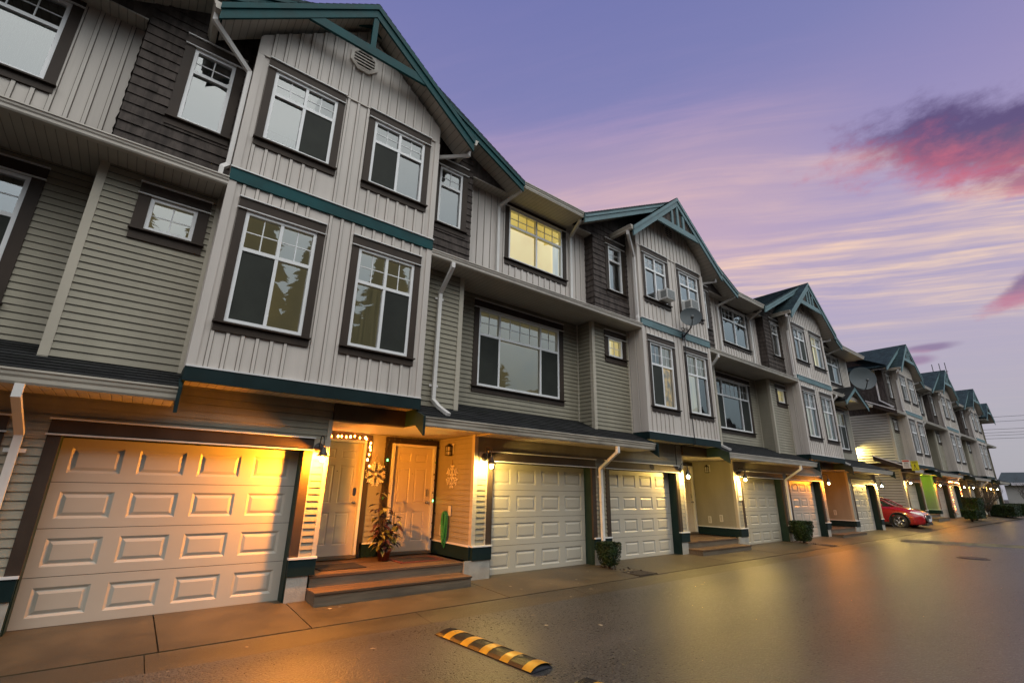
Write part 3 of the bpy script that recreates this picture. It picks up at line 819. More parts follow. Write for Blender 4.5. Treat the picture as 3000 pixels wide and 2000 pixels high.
    # --- small gable roof over the bay
    def groof(mb):
        for sg in (-1, 1):
            courses(mb, (sg*2.34, -0.935, zfront(2.34)), (0, 1, 0), (-sg*2.34, 0, 2.34*FS), 3.6, math.hypot(2.34, 2.34*FS), 'roof_teal')
    part('gable_roof', 'groof', groof, H, L)
    def gsoff(mb):
        for sg in (-1, 1):
            mb.face([(sg*2.30, -0.868, zfront(2.30)-0.2), (0, -0.868, zfront(0)-0.2), (0, -0.3, zfront(0)-0.2), (sg*2.30, -0.3, zfront(2.30)-0.2)], 'soffit')
            mb.face([(sg*2.30, -0.868, zfront(2.3)-0.22), (sg*1.72, -0.868, zfront(2.3)-0.22), (sg*1.72, -0.12, zfront(2.3)-0.22), (sg*2.30, -0.12, zfront(2.3)-0.22)], 'soffit') if 0 else None
    part('gable_soffit', 'gsoff', gsoff, H, L)
    def barge(mb):
        gable_face(mb, 2.31, -0.91, teal, 0.31, zfront)
        hz = lambda z: (10.62-0.31-z)/FS
        mb.prism([(-hz(9.39), -0.9, 9.39), (hz(9.39), -0.9, 9.39), (hz(9.58), -0.9, 9.58), (-hz(9.58), -0.9, 9.58)], (0, 0.05, 0), teal)
        for q in ((0,) if posts == 1 else (-0.3, 0, 0.3)): mb.box(q-0.05, q+0.05, -0.895, -0.855, 9.585, zfront(q)-0.32, teal)
        if posts > 1: mb.face([(-hz(9.58), -0.85, 9.58), (hz(9.58), -0.85, 9.58), (0, -0.85, 10.3)], 'shingle')
    part('barge_board', 'barge'+te+str(posts), barge, H, L)
    def ggut(mb):
        gutter_y(mb, sg*2.33, sg, -0.895, -0.115, 8.60)
    for sg in (-1, 1): part('gutter', ('ggut', sg), ggut, H, L)
    part('downspout', 'gds1', lambda mb: (mb.duct([(-2.39, -0.74, 8.61), (-2.39, -0.74, 8.5), (-1.79, -0.44, 8.12), (-1.79, -0.44, 6.30), (-1.86, -0.49, 6.20), (-1.86, -0.49, 6.05)], (0, 1, 0), 0.075, 0.06, 'downspout')), H, L)
    part('downspout', 'gds2', lambda mb: (mb.duct([(2.39, -0.62, 8.61), (2.39, -0.62, 8.5), (1.79, -0.3, 8.35), (1.79, -0.3, 6.2)], (0, 1, 0), 0.075, 0.06, 'downspout')), H, L)
    # --- wide gable behind it, dark shakes below
    def rroof(mb):
        for sg in (-1, 1): courses(mb, (sg*3.98, -0.63, zrear(3.98)), (0, 1, 0), (-sg*3.98, 0, 3.98*RS), 4.0, math.hypot(3.98, 3.98*RS), 'roof_teal')
    part('wide_gable_roof', 'rroof', rroof, H, L)
    def rsoff(mb):
        for sg in (-1, 1): mb.face([(sg*3.93, -0.56, zrear(3.93)-0.17), (0, -0.56, zrear(0)-0.17), (0, 0.2, zrear(0)-0.17), (sg*3.93, 0.2, zrear(3.93)-0.17)], 'soffit')
    part('gable_soffit', 'rsoff', rsoff, H, L)
    part('barge_board', 'rbarge'+te, lambda mb: gable_face(mb, 3.94, -0.6, teal, 0.27, zrear), H, L)
    T11 = front(-0.11)
    def shk(mb):
        shakes(mb, T11, 1.715, 2.84, 6.1, 8.93, (NR,), seed=5)
        shakes(mb, facing_right(2.84), -0.11, 0.18, 6.1, 8.5, seed=7)
        mb.face([(1.5, -0.109, 8.93), (2.84, -0.109, 8.93), (2.84, -0.109, 8.5), (3.9, -0.109, 8.5), (0, -0.109, zrear(0)-0.2), (0, -0.109, 8.93)], 'shingle')
    part('shingle_wall', 'shk', shk, H, L)
    def shl(mb):
        if k not in (3,): shakes(mb, T11, -3.18, -1.715, 6.1, 8.93, ((NL[0]-P, NL[1]-P, NL[2], NL[3]),), seed=9); shakes(mb, facing_left(-3.18), -0.11, 0.18, 6.1, 8.5, seed=11)
        mb.face([(-1.5, -0.109, 8.93), (-3.18, -0.109, 8.93), (-3.18, -0.109, 8.5), (-3.9, -0.109, 8.5), (0, -0.109, zrear(0)-0.2), (0, -0.109, 8.93)], 'shingle')
    part('shingle_wall', ('shl', k == 3), shl, H, L)
    ue = last if last else 6.84
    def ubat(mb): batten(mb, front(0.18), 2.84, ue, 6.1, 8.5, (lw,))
    part('upper_wall', ('ubat', ue, lw), ubat, H, L)
    def usoff(mb):
        x1 = 6.04 if not last else last+0.3
        mb.box(3.9, x1, -0.56, -0.112, 8.475, 8.5, 'soffit'); mb.box(2.86, ue-0.02 if not last else last+0.3, -0.110, 0.178, 8.475, 8.5, 'soffit')
    part('eave_soffit', ('usoff', e), usoff, H, L)
    def mroof(mb):
        z = lambda y: 8.62+RS*(y+0.6)
        x1 = 6.06 if not last else last+0.35
        far = (10.02, 3.36) if not last else (last+0.35, 3.36)
        mb.face([(3.96, -0.6, z(-0.6)), (x1, -0.6, z(-0.6)), (far[0], far[1], z(3.36)), (0, 3.36, z(3.36))], 'roof')
        mb.face([(0, 3.36, z(3.36)), (far[0], 3.36, z(3.36)), (far[0], 8.5, 8.0), (0, 8.5, 8.0)], 'roof')
    part('main_roof', ('mroof', e), mroof, H, L)
    part('gutter', ('egut', e), lambda mb: gutter_x(mb, 3.99, 6.03 if not last else last+0.33, -0.48, 8.49), H, L)
    part('downspout', 'uds1', lambda mb: (mb.duct([(3.99, -0.44, 8.5), (3.99, -0.44, 8.42), (3.78, 0.13, 8.2), (3.78, 0.13, 6.32)], (0, 1, 0), 0.07, 0.06, 'downspout')), H, L)
    if not last and k >= 0: part('downspout', 'uds2', lambda mb: (mb.duct([(6.02, -0.44, 8.5), (6.02, -0.44, 8.42), (6.22, 0.13, 8.25), (6.22, 0.13, 6.32), (6.3, -0.3, 6.16), (6.8, -0.34, 6.12)], (0, 1, 0.15), 0.07, 0.06, 'downspout')), H, L)
    # --- middle storey
    def midroof(mb):
        courses(mb, (1.72, -0.46, 6.06), (1, 0, 0), (0, 0.68, 0.32), xe-1.725+(0.2 if last else 0), 0.75, 'roof')
    part('middle_roof', ('midroof', e), midroof, H, L)
    part('gutter', ('mgut', e), lambda mb: gutter_x(mb, 1.74, xe-0.02+(0.25 if last else 0), -0.43, 5.93), H, L)
    part('middle_soffit', ('msoff', e), lambda mb: mb.box(1.73, xe-0.02+(0.2 if last else 0), -0.43, 0.519, 5.93, 5.955, 'soffit'), H, L)
    bigo = (big,) if big else ()
    def sid(mb):
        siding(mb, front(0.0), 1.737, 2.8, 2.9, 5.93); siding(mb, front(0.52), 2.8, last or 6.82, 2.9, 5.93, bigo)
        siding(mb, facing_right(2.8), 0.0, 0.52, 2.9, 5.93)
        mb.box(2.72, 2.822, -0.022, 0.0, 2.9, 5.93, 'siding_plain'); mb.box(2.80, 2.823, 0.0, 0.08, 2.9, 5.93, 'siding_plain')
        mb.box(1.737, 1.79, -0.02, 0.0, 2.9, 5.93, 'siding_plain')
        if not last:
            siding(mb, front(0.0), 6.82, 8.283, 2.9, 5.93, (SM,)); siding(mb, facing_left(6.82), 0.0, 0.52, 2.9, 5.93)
            mb.box(6.798, 6.90, -0.022, 0.0, 2.9, 5.93, 'siding_plain'); mb.box(6.797, 6.82, 0.0, 0.08, 2.9, 5.93, 'siding_plain')
            mb.box(6.77, 6.806, 0.49, 0.52, 2.9, 5.93, 'siding_plain'); mb.box(8.23, 8.283, -0.02, 0.0, 2.9, 5.93, 'siding_plain')
        else: mb.box(last-0.06, last+0.03, 0.495, 0.60, 2.9, 5.93, 'siding_plain')
        # core of the house behind the fronts
        mb.box(-1.69, (last or 8.30)-0.02, 0.66, 8.0, 2.9, 8.45, 'siding'); mb.box(0.3, (last or 10.05)-0.02, 1.60, 8.0, -0.1, 2.9, 'siding')
    part('siding_wall', ('sid', e, big), sid, H, L)
    part('downspout', 'mds', lambda mb: (mb.duct([(2.24, -0.5, 5.94), (2.24, -0.5, 5.84), (2.24, -0.055, 5.42), (2.24, -0.055, 3.22), (2.30, -0.20, 3.07), (2.33, -0.52, 2.90)], (1, 0, 0), 0.075, 0.06, 'downspout'), strap(mb, 2.24, -0.0, 5.3), strap(mb, 2.24, -0.0, 3.5)), H, L)
    # --- lower roof
    le = xe-0.03 if not last else last+0.55
    def lroof(mb):
        courses(mb, (1.745, -0.66, 2.80), (1, 0, 0), (0, 1.18, 0.52), le-1.745, math.hypot(1.18, 0.52), 'roof')
    part('lower_roof', ('lroof', e), lroof, H, L)
    part('gutter', ('lgut', e, k == 0), lambda mb: gutter_x(mb, 1.76, le-0.01, -0.60, 2.625, 'gutter' if k != 0 else 'gutter_mossy', 1.28), H, L)
    part('lower_soffit', ('lsoff', e), lambda mb: mb.box(3.3, le-0.02, -0.60, -0.016, 2.625, 2.65, 'soffit'), H, L)
    def brk(mb):
        if 1:
            mb.prism([(x-0.022, -0.005, 3.08), (x-0.022, -0.77, 2.79), (x-0.022, -0.77, 2.46), (x-0.022, -0.46, 2.66), (x-0.022, -0.005, 2.66)], (0.04, 0, 0), 'base_green')
    for x in (1.72, le): part('bracket', ('brk', x), brk, H, L)
    # --- ground storey
    g2 = (3.72, 6.62); g1 = (7.24, 10.07)
    gs = [g2] if last else [g2, g1]; gx1 = last+0.2 if last else 10.07
    ge = gx1 if last else 10.07
    def gwall(mb):
        ops = [(0.42, 3.28, -1, 2.66)]+[(a-0.13, b+0.13, -1, 2.35) for a, b in gs]
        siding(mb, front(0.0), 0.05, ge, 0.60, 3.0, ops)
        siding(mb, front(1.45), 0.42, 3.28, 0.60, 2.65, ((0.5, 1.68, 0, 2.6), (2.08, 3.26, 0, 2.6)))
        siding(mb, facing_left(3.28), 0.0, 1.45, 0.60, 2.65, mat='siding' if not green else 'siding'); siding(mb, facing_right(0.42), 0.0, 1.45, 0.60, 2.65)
        mb.box(0.375, 0.442, -0.022, 0.0, 0.60, 2.66, 'siding_plain'); mb.box(0.42, 0.442, 0.0, 0.07, 0.6, 2.66, 'siding_plain')
        mb.box(0.17, 0.20, -0.018, 0.0, 0.60, 2.15, 'siding_plain'); mb.box(3.56, 3.588, -0.018, 0.0, 0.6, 2.15, 'siding_plain')
        mb.box(3.258, 3.345, -0.022, 0.0, 0.60, 2.66, 'siding_plain'); mb.box(3.258, 3.28, 0.0, 0.07, 0.6, 2.66, 'siding_plain')
        for a, b in ((0.18, 0.442), (3.258, 3.60)):
            mb.box(a+0.06, a+0.24, -0.03, -0.0, 2.06, 2.34, 'siding_plain') if 0 else None
        if last: mb.box(gx1-0.09, gx1+0.022, -0.022, 0.0, 0.6, 2.9, 'siding_plain')
    part('ground_wall', ('gwall', e), gwall, H, L)
    for a, b in gs:
        def casing(mb):
            for p, q in ((a-0.13, a), (b, b+0.13)):
                mb.box(p, q, -0.03, 0.02, 0.56, 2.148, 'brown'); mb.box(p+0.012, q-0.012, -0.026, 0.02, -0.04, 0.558, 'jamb_green')
            mb.box(a-0.10, a, 0.021, 0.32, -0.04, 2.2, 'jamb_green'); mb.box(b, b+0.10, 0.021, 0.32, -0.04, 2.2, 'jamb_green')
            mb.box(a-0.1, b+0.1, 0.002, 0.36, 2.152, 2.3, 'jamb_green'); mb.box(a-0.13, b+0.13, -0.036, 0.0, 2.17, 2.335, 'brown')
            mb.box(a-0.145, b+0.145, -0.065, 0.0, 2.15, 2.168, 'white'); mb.box(a-0.145, b+0.145, -0.068, 0.0, 2.337, 2.356, 'white')
        part('garage_casing', ('gcas', a), casing, H, L)
    part('porch_beam', 'pbeam', lambda mb: mb.box(0.43, 1.70, -0.07, 0.05, 2.665, 2.935, 'brown'), H, L)
    for d0, d1, dl, dr in ((0.5, 1.665, 0.57, 1.60), (2.095, 3.25, 2.155, 3.185)):
        def dcas(mb):
            mb.box(d0, dl, 1.405, 1.452, 0.40, 2.50, 'brown'); mb.box(dr, d1, 1.405, 1.452, 0.4, 2.50, 'brown'); mb.box(d0, d1, 1.405, 1.452, 2.501, 2.62, 'brown')
            if d0 < 1: mb.box(1.666, 1.72, 1.407, 1.452, 0.6, 2.62, 'brown')
            else: mb.box(2.02, 2.094, 1.407, 1.452, 0.6, 2.62, 'brown')
        part('door_casing', ('dcas', d0), dcas, H, L)
    for x in ((0.185, 3.385) if not last else (0.185, 3.385, 6.80)):
        part('lamp_block', ('lblk', x), lambda mb: mb.box(x, x+0.20, -0.024, 0.0, 2.03, 2.335, 'siding_plain', 0.004), H, L)
    def base(mb):
        a2, b2 = (a+0.02 if a > 0.1 else a+0.005), b
        mb.box(a2, b2, -0.05, 0.01, 0.345, 0.572, 'base_green'); mb.box(a2-0.012, b2+0.008, -0.066, 0.015, 0.574, 0.602, 'white')
        if 3 < a < 4: mb.box(3.235, 3.279, 0.011, 1.44, 0.345, 0.572, 'base_green'); mb.box(3.222, 3.279, 0.016, 1.44, 0.574, 0.602, 'white')
    for a, b in [(0.05, 0.445), (3.255, 3.715)]+([(6.63, 7.23)] if not last else [(6.63, gx1)]): part('base_board', ('base', a, b), base, H, L)
    part('base_board', 'baseback', lambda mb: (mb.box(1.72, 2.02, 1.41, 1.449, 0.345, 0.572, 'base_green'), mb.box(1.72, 2.02, 1.395, 1.449, 0.574, 0.60, 'white')), H, L)
    for a, b in ((0.065, 0.36), (3.12, 3.70))+(((6.64, 7.22),) if not last else ((6.64, gx1),)):
        def foot(mb):
            mb.box(a, b, -0.03, 0.0, -0.15, 0.343, 'footing')
            if 3 < a < 4: mb.box(3.12, 3.25, 0.0, 1.4, -0.1, 0.30, 'footing')
        part('footing', ('foot', a, b), foot, H, L)
    part('porch_ceiling', 'pceil', lambda mb: (mb.box(0.443, 3.257, 0.051, 1.449, 2.655, 2.68, 'ceiling'), mb.box(1.745, 3.295, -0.60, 0.050, 2.655, 2.68, 'ceiling')), H, L)
    def steps(mb):
        for i in range(9):
            mb.box(0.385, 3.105, 0.0+i*0.16-0.015, 0.0+i*0.16+0.135, 0.300, 0.332, 'wood')
        mb.box(0.40, 3.105, -0.0, 0.02, 0.165, 0.298, 'wood_grey')
        mb.box(0.36, 3.03, -0.235, -0.01, 0.138, 0.168, 'wood'); mb.box(0.36, 3.03, -0.45, -0.24, 0.138, 0.168, 'wood')
        mb.box(0.37, 3.02, -0.43, -0.395, -0.15, 0.136, 'wood_grey'); mb.box(0.37, 0.40, -0.394, -0.03, -0.15, 0.136, 'wood_grey'); mb.box(2.99, 3.02, -0.394, -0.03, -0.15, 0.136, 'wood_grey')
    part('porch_steps', 'steps', steps, H, L)
    for a, b in gs: part('garage_door', ('gar', a, b), garage_mesh(a+0.002, b-0.002, 0.0, 2.15, 0.235), H, L)
    entry_door(H, L, 0.64, 1.54, 0.40, 2.44, 1.43); entry_door(H, L, 2.22, 3.12, 0.40, 2.44, 1.43)
    if not last:
        part('downspout', 'gds', lambda mb: (mb.duct([(6.84, -0.66, 2.63), (6.84, -0.66, 2.5), (6.88, -0.075, 2.14), (6.88, -0.075, 0.40), (6.91, -0.22, 0.26)], (1, 0.05, 0), 0.08, 0.065, 'downspout'), strap(mb, 6.88, -0.015, 1.95)), H, L)


# a row is one building: everything built on it hangs from one Empty
rowA = thing('townhouse_row', (0, 0, 0), 'near three storey grey townhouse row with teal gables, white garage doors and warm porch lights', 'townhouse row')
CA = 2.06
sky_bl = {}
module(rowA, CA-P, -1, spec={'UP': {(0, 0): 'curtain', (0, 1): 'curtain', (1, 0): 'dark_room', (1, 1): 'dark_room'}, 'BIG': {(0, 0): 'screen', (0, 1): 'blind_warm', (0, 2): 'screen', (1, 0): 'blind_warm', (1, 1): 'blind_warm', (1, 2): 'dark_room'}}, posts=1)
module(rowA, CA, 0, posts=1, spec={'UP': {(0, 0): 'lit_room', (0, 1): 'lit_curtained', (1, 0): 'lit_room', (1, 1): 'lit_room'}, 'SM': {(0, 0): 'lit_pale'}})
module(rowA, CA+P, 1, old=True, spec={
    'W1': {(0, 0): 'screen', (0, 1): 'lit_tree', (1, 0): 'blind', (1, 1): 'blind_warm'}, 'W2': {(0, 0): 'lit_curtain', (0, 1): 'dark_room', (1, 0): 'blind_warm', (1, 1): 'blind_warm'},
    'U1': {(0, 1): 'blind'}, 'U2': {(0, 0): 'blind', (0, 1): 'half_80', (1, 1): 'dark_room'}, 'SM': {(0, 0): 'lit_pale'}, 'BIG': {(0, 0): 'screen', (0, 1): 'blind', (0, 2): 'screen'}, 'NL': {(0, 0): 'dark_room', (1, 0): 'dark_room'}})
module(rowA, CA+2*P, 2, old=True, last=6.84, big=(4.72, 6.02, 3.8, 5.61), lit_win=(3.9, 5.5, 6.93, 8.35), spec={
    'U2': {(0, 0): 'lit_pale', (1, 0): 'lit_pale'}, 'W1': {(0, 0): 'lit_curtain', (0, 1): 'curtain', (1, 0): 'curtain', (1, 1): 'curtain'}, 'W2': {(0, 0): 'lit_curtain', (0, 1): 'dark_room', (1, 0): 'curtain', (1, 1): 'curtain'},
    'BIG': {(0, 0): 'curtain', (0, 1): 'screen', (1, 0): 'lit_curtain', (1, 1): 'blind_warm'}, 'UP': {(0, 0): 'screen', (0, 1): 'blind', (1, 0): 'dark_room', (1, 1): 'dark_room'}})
E2 = CA+2*P+6.84
# end of the near row: its blank end wall and the little gable over its last window
def endwall(mb):
    x = E2-0.02
    siding(mb, facing_right(x), 0.6, 8.0, 0.6, 8.4)
    mb.box(E2+0.0, E2+0.2, 0.0, 8.0, -0.1, 2.9, 'siding')
    mb.face([(x, 0.2, 8.4), (x, 8.0, 8.4), (x, 3.4, 10.5)], 'siding')
part('end_wall', None, endwall, rowA)
def eg(mb):
    c = CA+2*P+4.27
    for sg in (-1, 1):
        courses(mb, (c+sg*1.45, -0.72, 5.80), (0, 1, 0), (-sg*1.45, 0, 0.80), 0.9, math.hypot(1.45, 0.80), 'roof', th=0.03)
        mb.prism([(c, -0.7, 6.58), (c+sg*1.47, -0.7, 5.77), (c+sg*1.47, -0.7, 5.56), (c, -0.7, 6.37)], (0, 0.04, 0), 'teal_old')
        mb.face([(c+sg*1.42, -0.66, 5.70), (c, -0.66, 6.48), (c, 0.1, 6.48), (c+sg*1.42, 0.1, 5.70)], 'soffit')
    mb.face([(c-1.35, -0.45, 5.96), (c+1.35, -0.45, 5.96), (c, -0.45, 6.5)], 'siding_plain')
part('small_gable', None, eg, rowA)
text('house_number', '45', 0.19, 'ink', rowA, (CA+1.645, 1.398, 1.93), ext=0.004) if 0 else None
for s, x, z in (('4', 1.65, 1.95), ('5', 1.65, 1.76), ('4', 2.075, 1.95), ('4', 2.075, 1.76)):
    text('house_number', s, 0.21, 'ink', rowA, (CA+x, 1.398, z), ext=0.005)
text('house_number', '43', 0.17, 'ink', rowA, (CA+P-1.03, -0.042, 2.255), ext=0.005)

# the far row across the driveway
rowB = thing('townhouse_row', (0, 0, 0), 'far grey townhouse row beyond the red car, its end wall lit by a porch lamp', 'townhouse row')
CB, PB, ZB = 37.45, 10.08, 0.30
for i in range(3):
    lastB = 6.84 if i == 2 else None
    module(rowB, CB+i*PB, 3+i, old=True, yo=0.1, zo=ZB+(0.0 if i < 2 else -0.03), last=lastB, big=None if i == 2 else BIG,
           spec={'W1': {(0, 0): 'curtain', (0, 1): 'blind', (1, 0): 'blind', (1, 1): 'blind'}, 'W2': {(0, 0): 'blind', (0, 1): 'dark_room', (1, 0): 'blind', (1, 1): 'blind'}, 'U1': {(0, 0): 'screen', (0, 1): 'blind'}, 'U2': {(0, 0): 'blind', (0, 1): 'blind'},
                 'BIG': {(0, 0): 'screen', (0, 1): 'blind', (0, 2): 'screen', (1, 0): 'blind', (1, 1): 'blind', (1, 2): 'blind'}})
# first stretch of the far row, left of its first bay
XB = CB-3.2
Lb = (CB, 0.1, ZB)
SM0 = (SM[0]-P, SM[1]-P, SM[2], SM[3]); NL0 = (NL[0]-P, NL[1]-P, NL[2], NL[3])
def firstwall(mb):
    siding(mb, front(0.0), -3.2, -1.737, 2.9, 5.93, (SM0,)); shakes(mb, front(-0.11), -3.18, -1.715, 6.1, 8.93, (NL0,), seed=15)
    siding(mb, front(0.0), -3.2, 0.06, 0.6, 3.0, ((-2.91, 0.18, -1, 2.35),))
    siding(mb, facing_left(-3.2), 0.0, 8.0, 0.0, 2.95, (), 0.15, 0.034, 'siding_end'); siding(mb, facing_left(-3.2), 0.0, 8.0, 3.2, 6.0, (), 0.15, 0.034, 'siding_end')
    shakes(mb, facing_left(-3.18), -0.11, 8.0, 6.0, 8.6, seed=17)
    mb.face([(-3.18, -0.1, 8.55), (-3.18, 8.0, 8.55), (-3.18, 3.4, 10.4)], 'shingle')
    mb.box(-3.222, -3.12, -0.022, 0.0, 2.9, 5.93, 'siding_plain'); mb.box(-3.223, -3.2, 0.0, 0.1, 2.9, 5.93, 'siding_plain')
    mb.box(-3.222, -3.12, -0.022, 0.0, 0.0, 2.9, 'siding_plain'); mb.box(-3.223, -3.2, 0.0, 0.1, 0.0, 2.9, 'siding_plain')
    mb.box(-3.18, 0.3, 0.66, 8.0, 2.95, 8.4, 'siding'); mb.box(-3.18, 0.3, 1.6, 8.0, -0.1, 2.94, 'siding')
part('siding_wall', None, firstwall, rowB, Lb)
def firsttrim(mb):
    a, b = -2.78, 0.05
    mb.box(-3.26, -3.202, -0.2, 8.0, 2.955, 3.18, 'brown'); mb.box(-3.30, -3.202, -0.2, 8.0, 3.182, 3.20, 'white')
    for p, q in ((a-0.13, a), (b, b+0.13)):
        mb.box(p, q, -0.03, 0.02, -0.1, 2.148, 'brown')
    mb.box(a-0.1, b+0.1, 0.002, 0.3, 2.152, 2.3, 'jamb_green'); mb.box(a-0.1, a, 0.021, 0.26, -0.1, 2.2, 'jamb_green'); mb.box(b, b+0.10, 0.021, 0.32, -0.04, 2.2, 'jamb_green')
    mb.box(a-0.13, b+0.13, -0.036, 0.0, 2.17, 2.335, 'brown'); mb.box(a-0.145, b+0.145, -0.065, 0.0, 2.15, 2.168, 'white')
part('trim', None, firsttrim, rowB, Lb)
part('garage_door', None, garage_mesh(-2.778, 0.048, 0.0, 2.15, 0.235), rowB, Lb)
window(rowB, Lb, *SM0, 0.0, (), None, {}, side=0.15, sill=0.18); window(rowB, Lb, *NL0, -0.11, (), 7.92, {}, side=0.13)
# pent roofs whose raking ends stick out past the end wall
def rakes(mb):
    if 1:
        courses(mb, (-3.75, y0, z0), (1, 0, 0), (0, 1, sl), 2.02, ln, 'roof')
        mb.prism([(-3.77, y0-0.06, z0-0.25), (-3.77, y0-0.06, z0-0.03), (-3.77, y0+ln*0.9, z0+ln*0.9*sl-0.03), (-3.77, y0+ln*0.9, z0+ln*0.9*sl-0.25)], (0.04, 0, 0), 'brown')
        mb.duct([(-3.80, y0, z0+0.02), (-3.80, y0+ln*0.88, z0+ln*0.88*sl+0.02)], (0, -sl, 1), 0.06, 0.05, 'downspout')
        mb.face([(-3.74, y0, z0-0.1), (-3.2, y0, z0-0.1), (-3.2, y0+ln*0.88, z0+ln*0.88*sl-0.1), (-3.74, y0+ln*0.88, z0+ln*0.88*sl-0.1)], 'soffit')
for y0, z0, ln, sl in ((-0.50, 6.03, 3.2, 0.50), (-0.68, 2.80, 1.9, 0.44)): part('pent_roof', None, rakes, rowB, Lb)
part('gutter', None, lambda mb: (gutter_x(mb, -3.6, -1.75, -0.43, 5.93), gutter_x(mb, -3.6, -1.75, -0.60, 2.625, 'gutter', 1.28)), rowB, Lb)
part('middle_soffit', None, lambda mb: (mb.box(-3.6, -1.75, -0.43, 0.0, 5.93, 5.955, 'soffit'), mb.box(-3.6, 0.4, -0.6, -0.016, 2.625, 2.65, 'soffit')), rowB, Lb)
part('downspout', None, lambda mb: (mb.duct([(-3.25, 0.25, 8.6), (-3.25, 0.25, 6.75), (-3.3, -0.35, 6.28)], (0, 1, 0), 0.075, 0.06, 'downspout')), rowB, Lb)
def mr0(mb):
    z = lambda y: 8.62+RS*(y+0.6)
    mb.face([(-4.0, -0.6, z(-0.6)), (-3.3, -0.6, z(-0.6)), (0, 3.36, z(3.36)), (-4.0, 3.36, z(3.36))], 'roof_teal')
part('main_roof', None, mr0, rowB, Lb)
def endB(mb):
    x = 6.84; siding(mb, facing_right(x), 0.0, 8.0, 0.0, 8.4); c = 5.3
    # narrow last bay with its own lower gable
    batten(mb, front(-0.1), 3.2, 6.84, 6.3, 8.6, ((4.2, 5.6, 6.9, 8.3),)) if 0 else None
    for sg in (-1, 1):
        courses(mb, (c+sg*1.9, -0.93, 8.45), (0, 1, 0), (-sg*1.9, 0, 1.9*FS), 3.6, math.hypot(1.9, 1.9*FS), 'roof_teal')
        mb.prism([(c, -0.91, 9.96), (c+sg*1.93, -0.91, 8.40), (c+sg*1.93, -0.91, 8.12), (c, -0.91, 9.68)], (0, 0.04, 0), 'teal_old')
        mb.face([(c+sg*1.86, -0.86, 8.28), (c, -0.86, 9.8), (c, 0.2, 9.8), (c+sg*1.86, 0.2, 8.28)], 'soffit')
    mb.prism([(c-0.9, -0.9, 8.95), (c+0.9, -0.9, 8.95), (c+0.7, -0.9, 9.12), (c-0.7, -0.9, 9.12)], (0, 0.04, 0), 'teal_old')
    mb.face([(c-1.6, -0.11, 8.4), (c+1.54, -0.11, 8.4), (c, -0.11, 9.75)], 'siding_plain')
part('end_gable', None, endB, rowB, (CB+2*PB, 0.1, ZB-0.03))

# ------------------------------------------------------------------ ground
GS = 0.0035
def gz(x): return GS*max(x, -20)
def zB(x):   # the paving climbs a little towards the far row
    return 0.17*min(1, max(0, (x-30)/6))


def ground(mb):
    X0, X1, Y0, Y1 = -400, 900, -500, 500
    xs = [-400, -60, -20, -6, 0, 4, 8, 12, 16, 20, 24, 28, 32, 36, 40, 50, 60, 80, 140, 900]; ys = [-500, -120, -40, -10, -1.86, -1.5, 0.5, 10, 40, 500]
    f = lambda x, y: gz(min(x, 140))-0.16
    for a, b in zip(xs, xs[1:]):
        for c, d in zip(ys, ys[1:]): mb.face([(a, c, f(a, c)), (b, c, f(b, c)), (b, d, f(b, d)), (a, d, f(a, d))], 'soil')
gr = obj('ground', None); bpy.data.objects.remove(gr)
mb = MB(); ground(mb); tag(obj('ground', mb.mesh('ground')), None, None, kind='structure')


def sheet(name, mat, xs, ys, f, key='structure'):
    mb = MB(); vs = [(x, y, f(x, y)) for x in xs for y in ys]; n = len(ys)
    mb.raw(vs, [(i*n+j, (i+1)*n+j, (i+1)*n+j+1, i*n+j+1) for i in range(len(xs)-1) for j in range(n-1)], mat, True)
    o = obj(name, mb.mesh(name)); tag(o, None, None, kind=key); return o


XS = [-60, -20, -10]+[i*1.0 for i in range(-9, 71)]+[90, 130, 200]
def roadz(x, y): return gz(x)-0.085+0.03*max(0, (-y-2)/6)*(1 if y > -8 else 1)*0+zB(x)*0.35
sheet('road', 'asphalt', XS, [-11.5, -9, -7, -5, -3.5, -2.5, -1.85], roadz)
# rolled concrete kerb and gutter
def kerbz(x, y):
    t = (y+1.9)/0.52
    return gz(x)+zB(x)*0.6-0.090+0.036*max(0, min(1, t))**1.5 if y < -1.33 else gz(x)+zB(x)*0.6-0.043
mb = MB(); KX = [-30+3.05*i for i in range(36)]
for a, b in zip(KX, KX[1:]):
    xs = [a+0.004+(b-a-0.008)*i/3 for i in range(4)]; ys = [-1.9, -1.82, -1.7, -1.6, -1.5, -1.42, -1.37, -1.356]
    mb.raw([(x, y, kerbz(x, y)) for x in xs for y in ys]+[(x, -1.356, kerbz(x, -1.4)-0.06) for x in xs], [(i*8+j, i*8+8+j, i*8+9+j, i*8+1+j) for i in range(3) for j in range(7)]+[(i*8+7, i*8+15, 33+i, 32+i) for i in range(3)], 'kerb', False)
tag(obj('kerb', mb.mesh('kerb')), None, None, kind='structure')
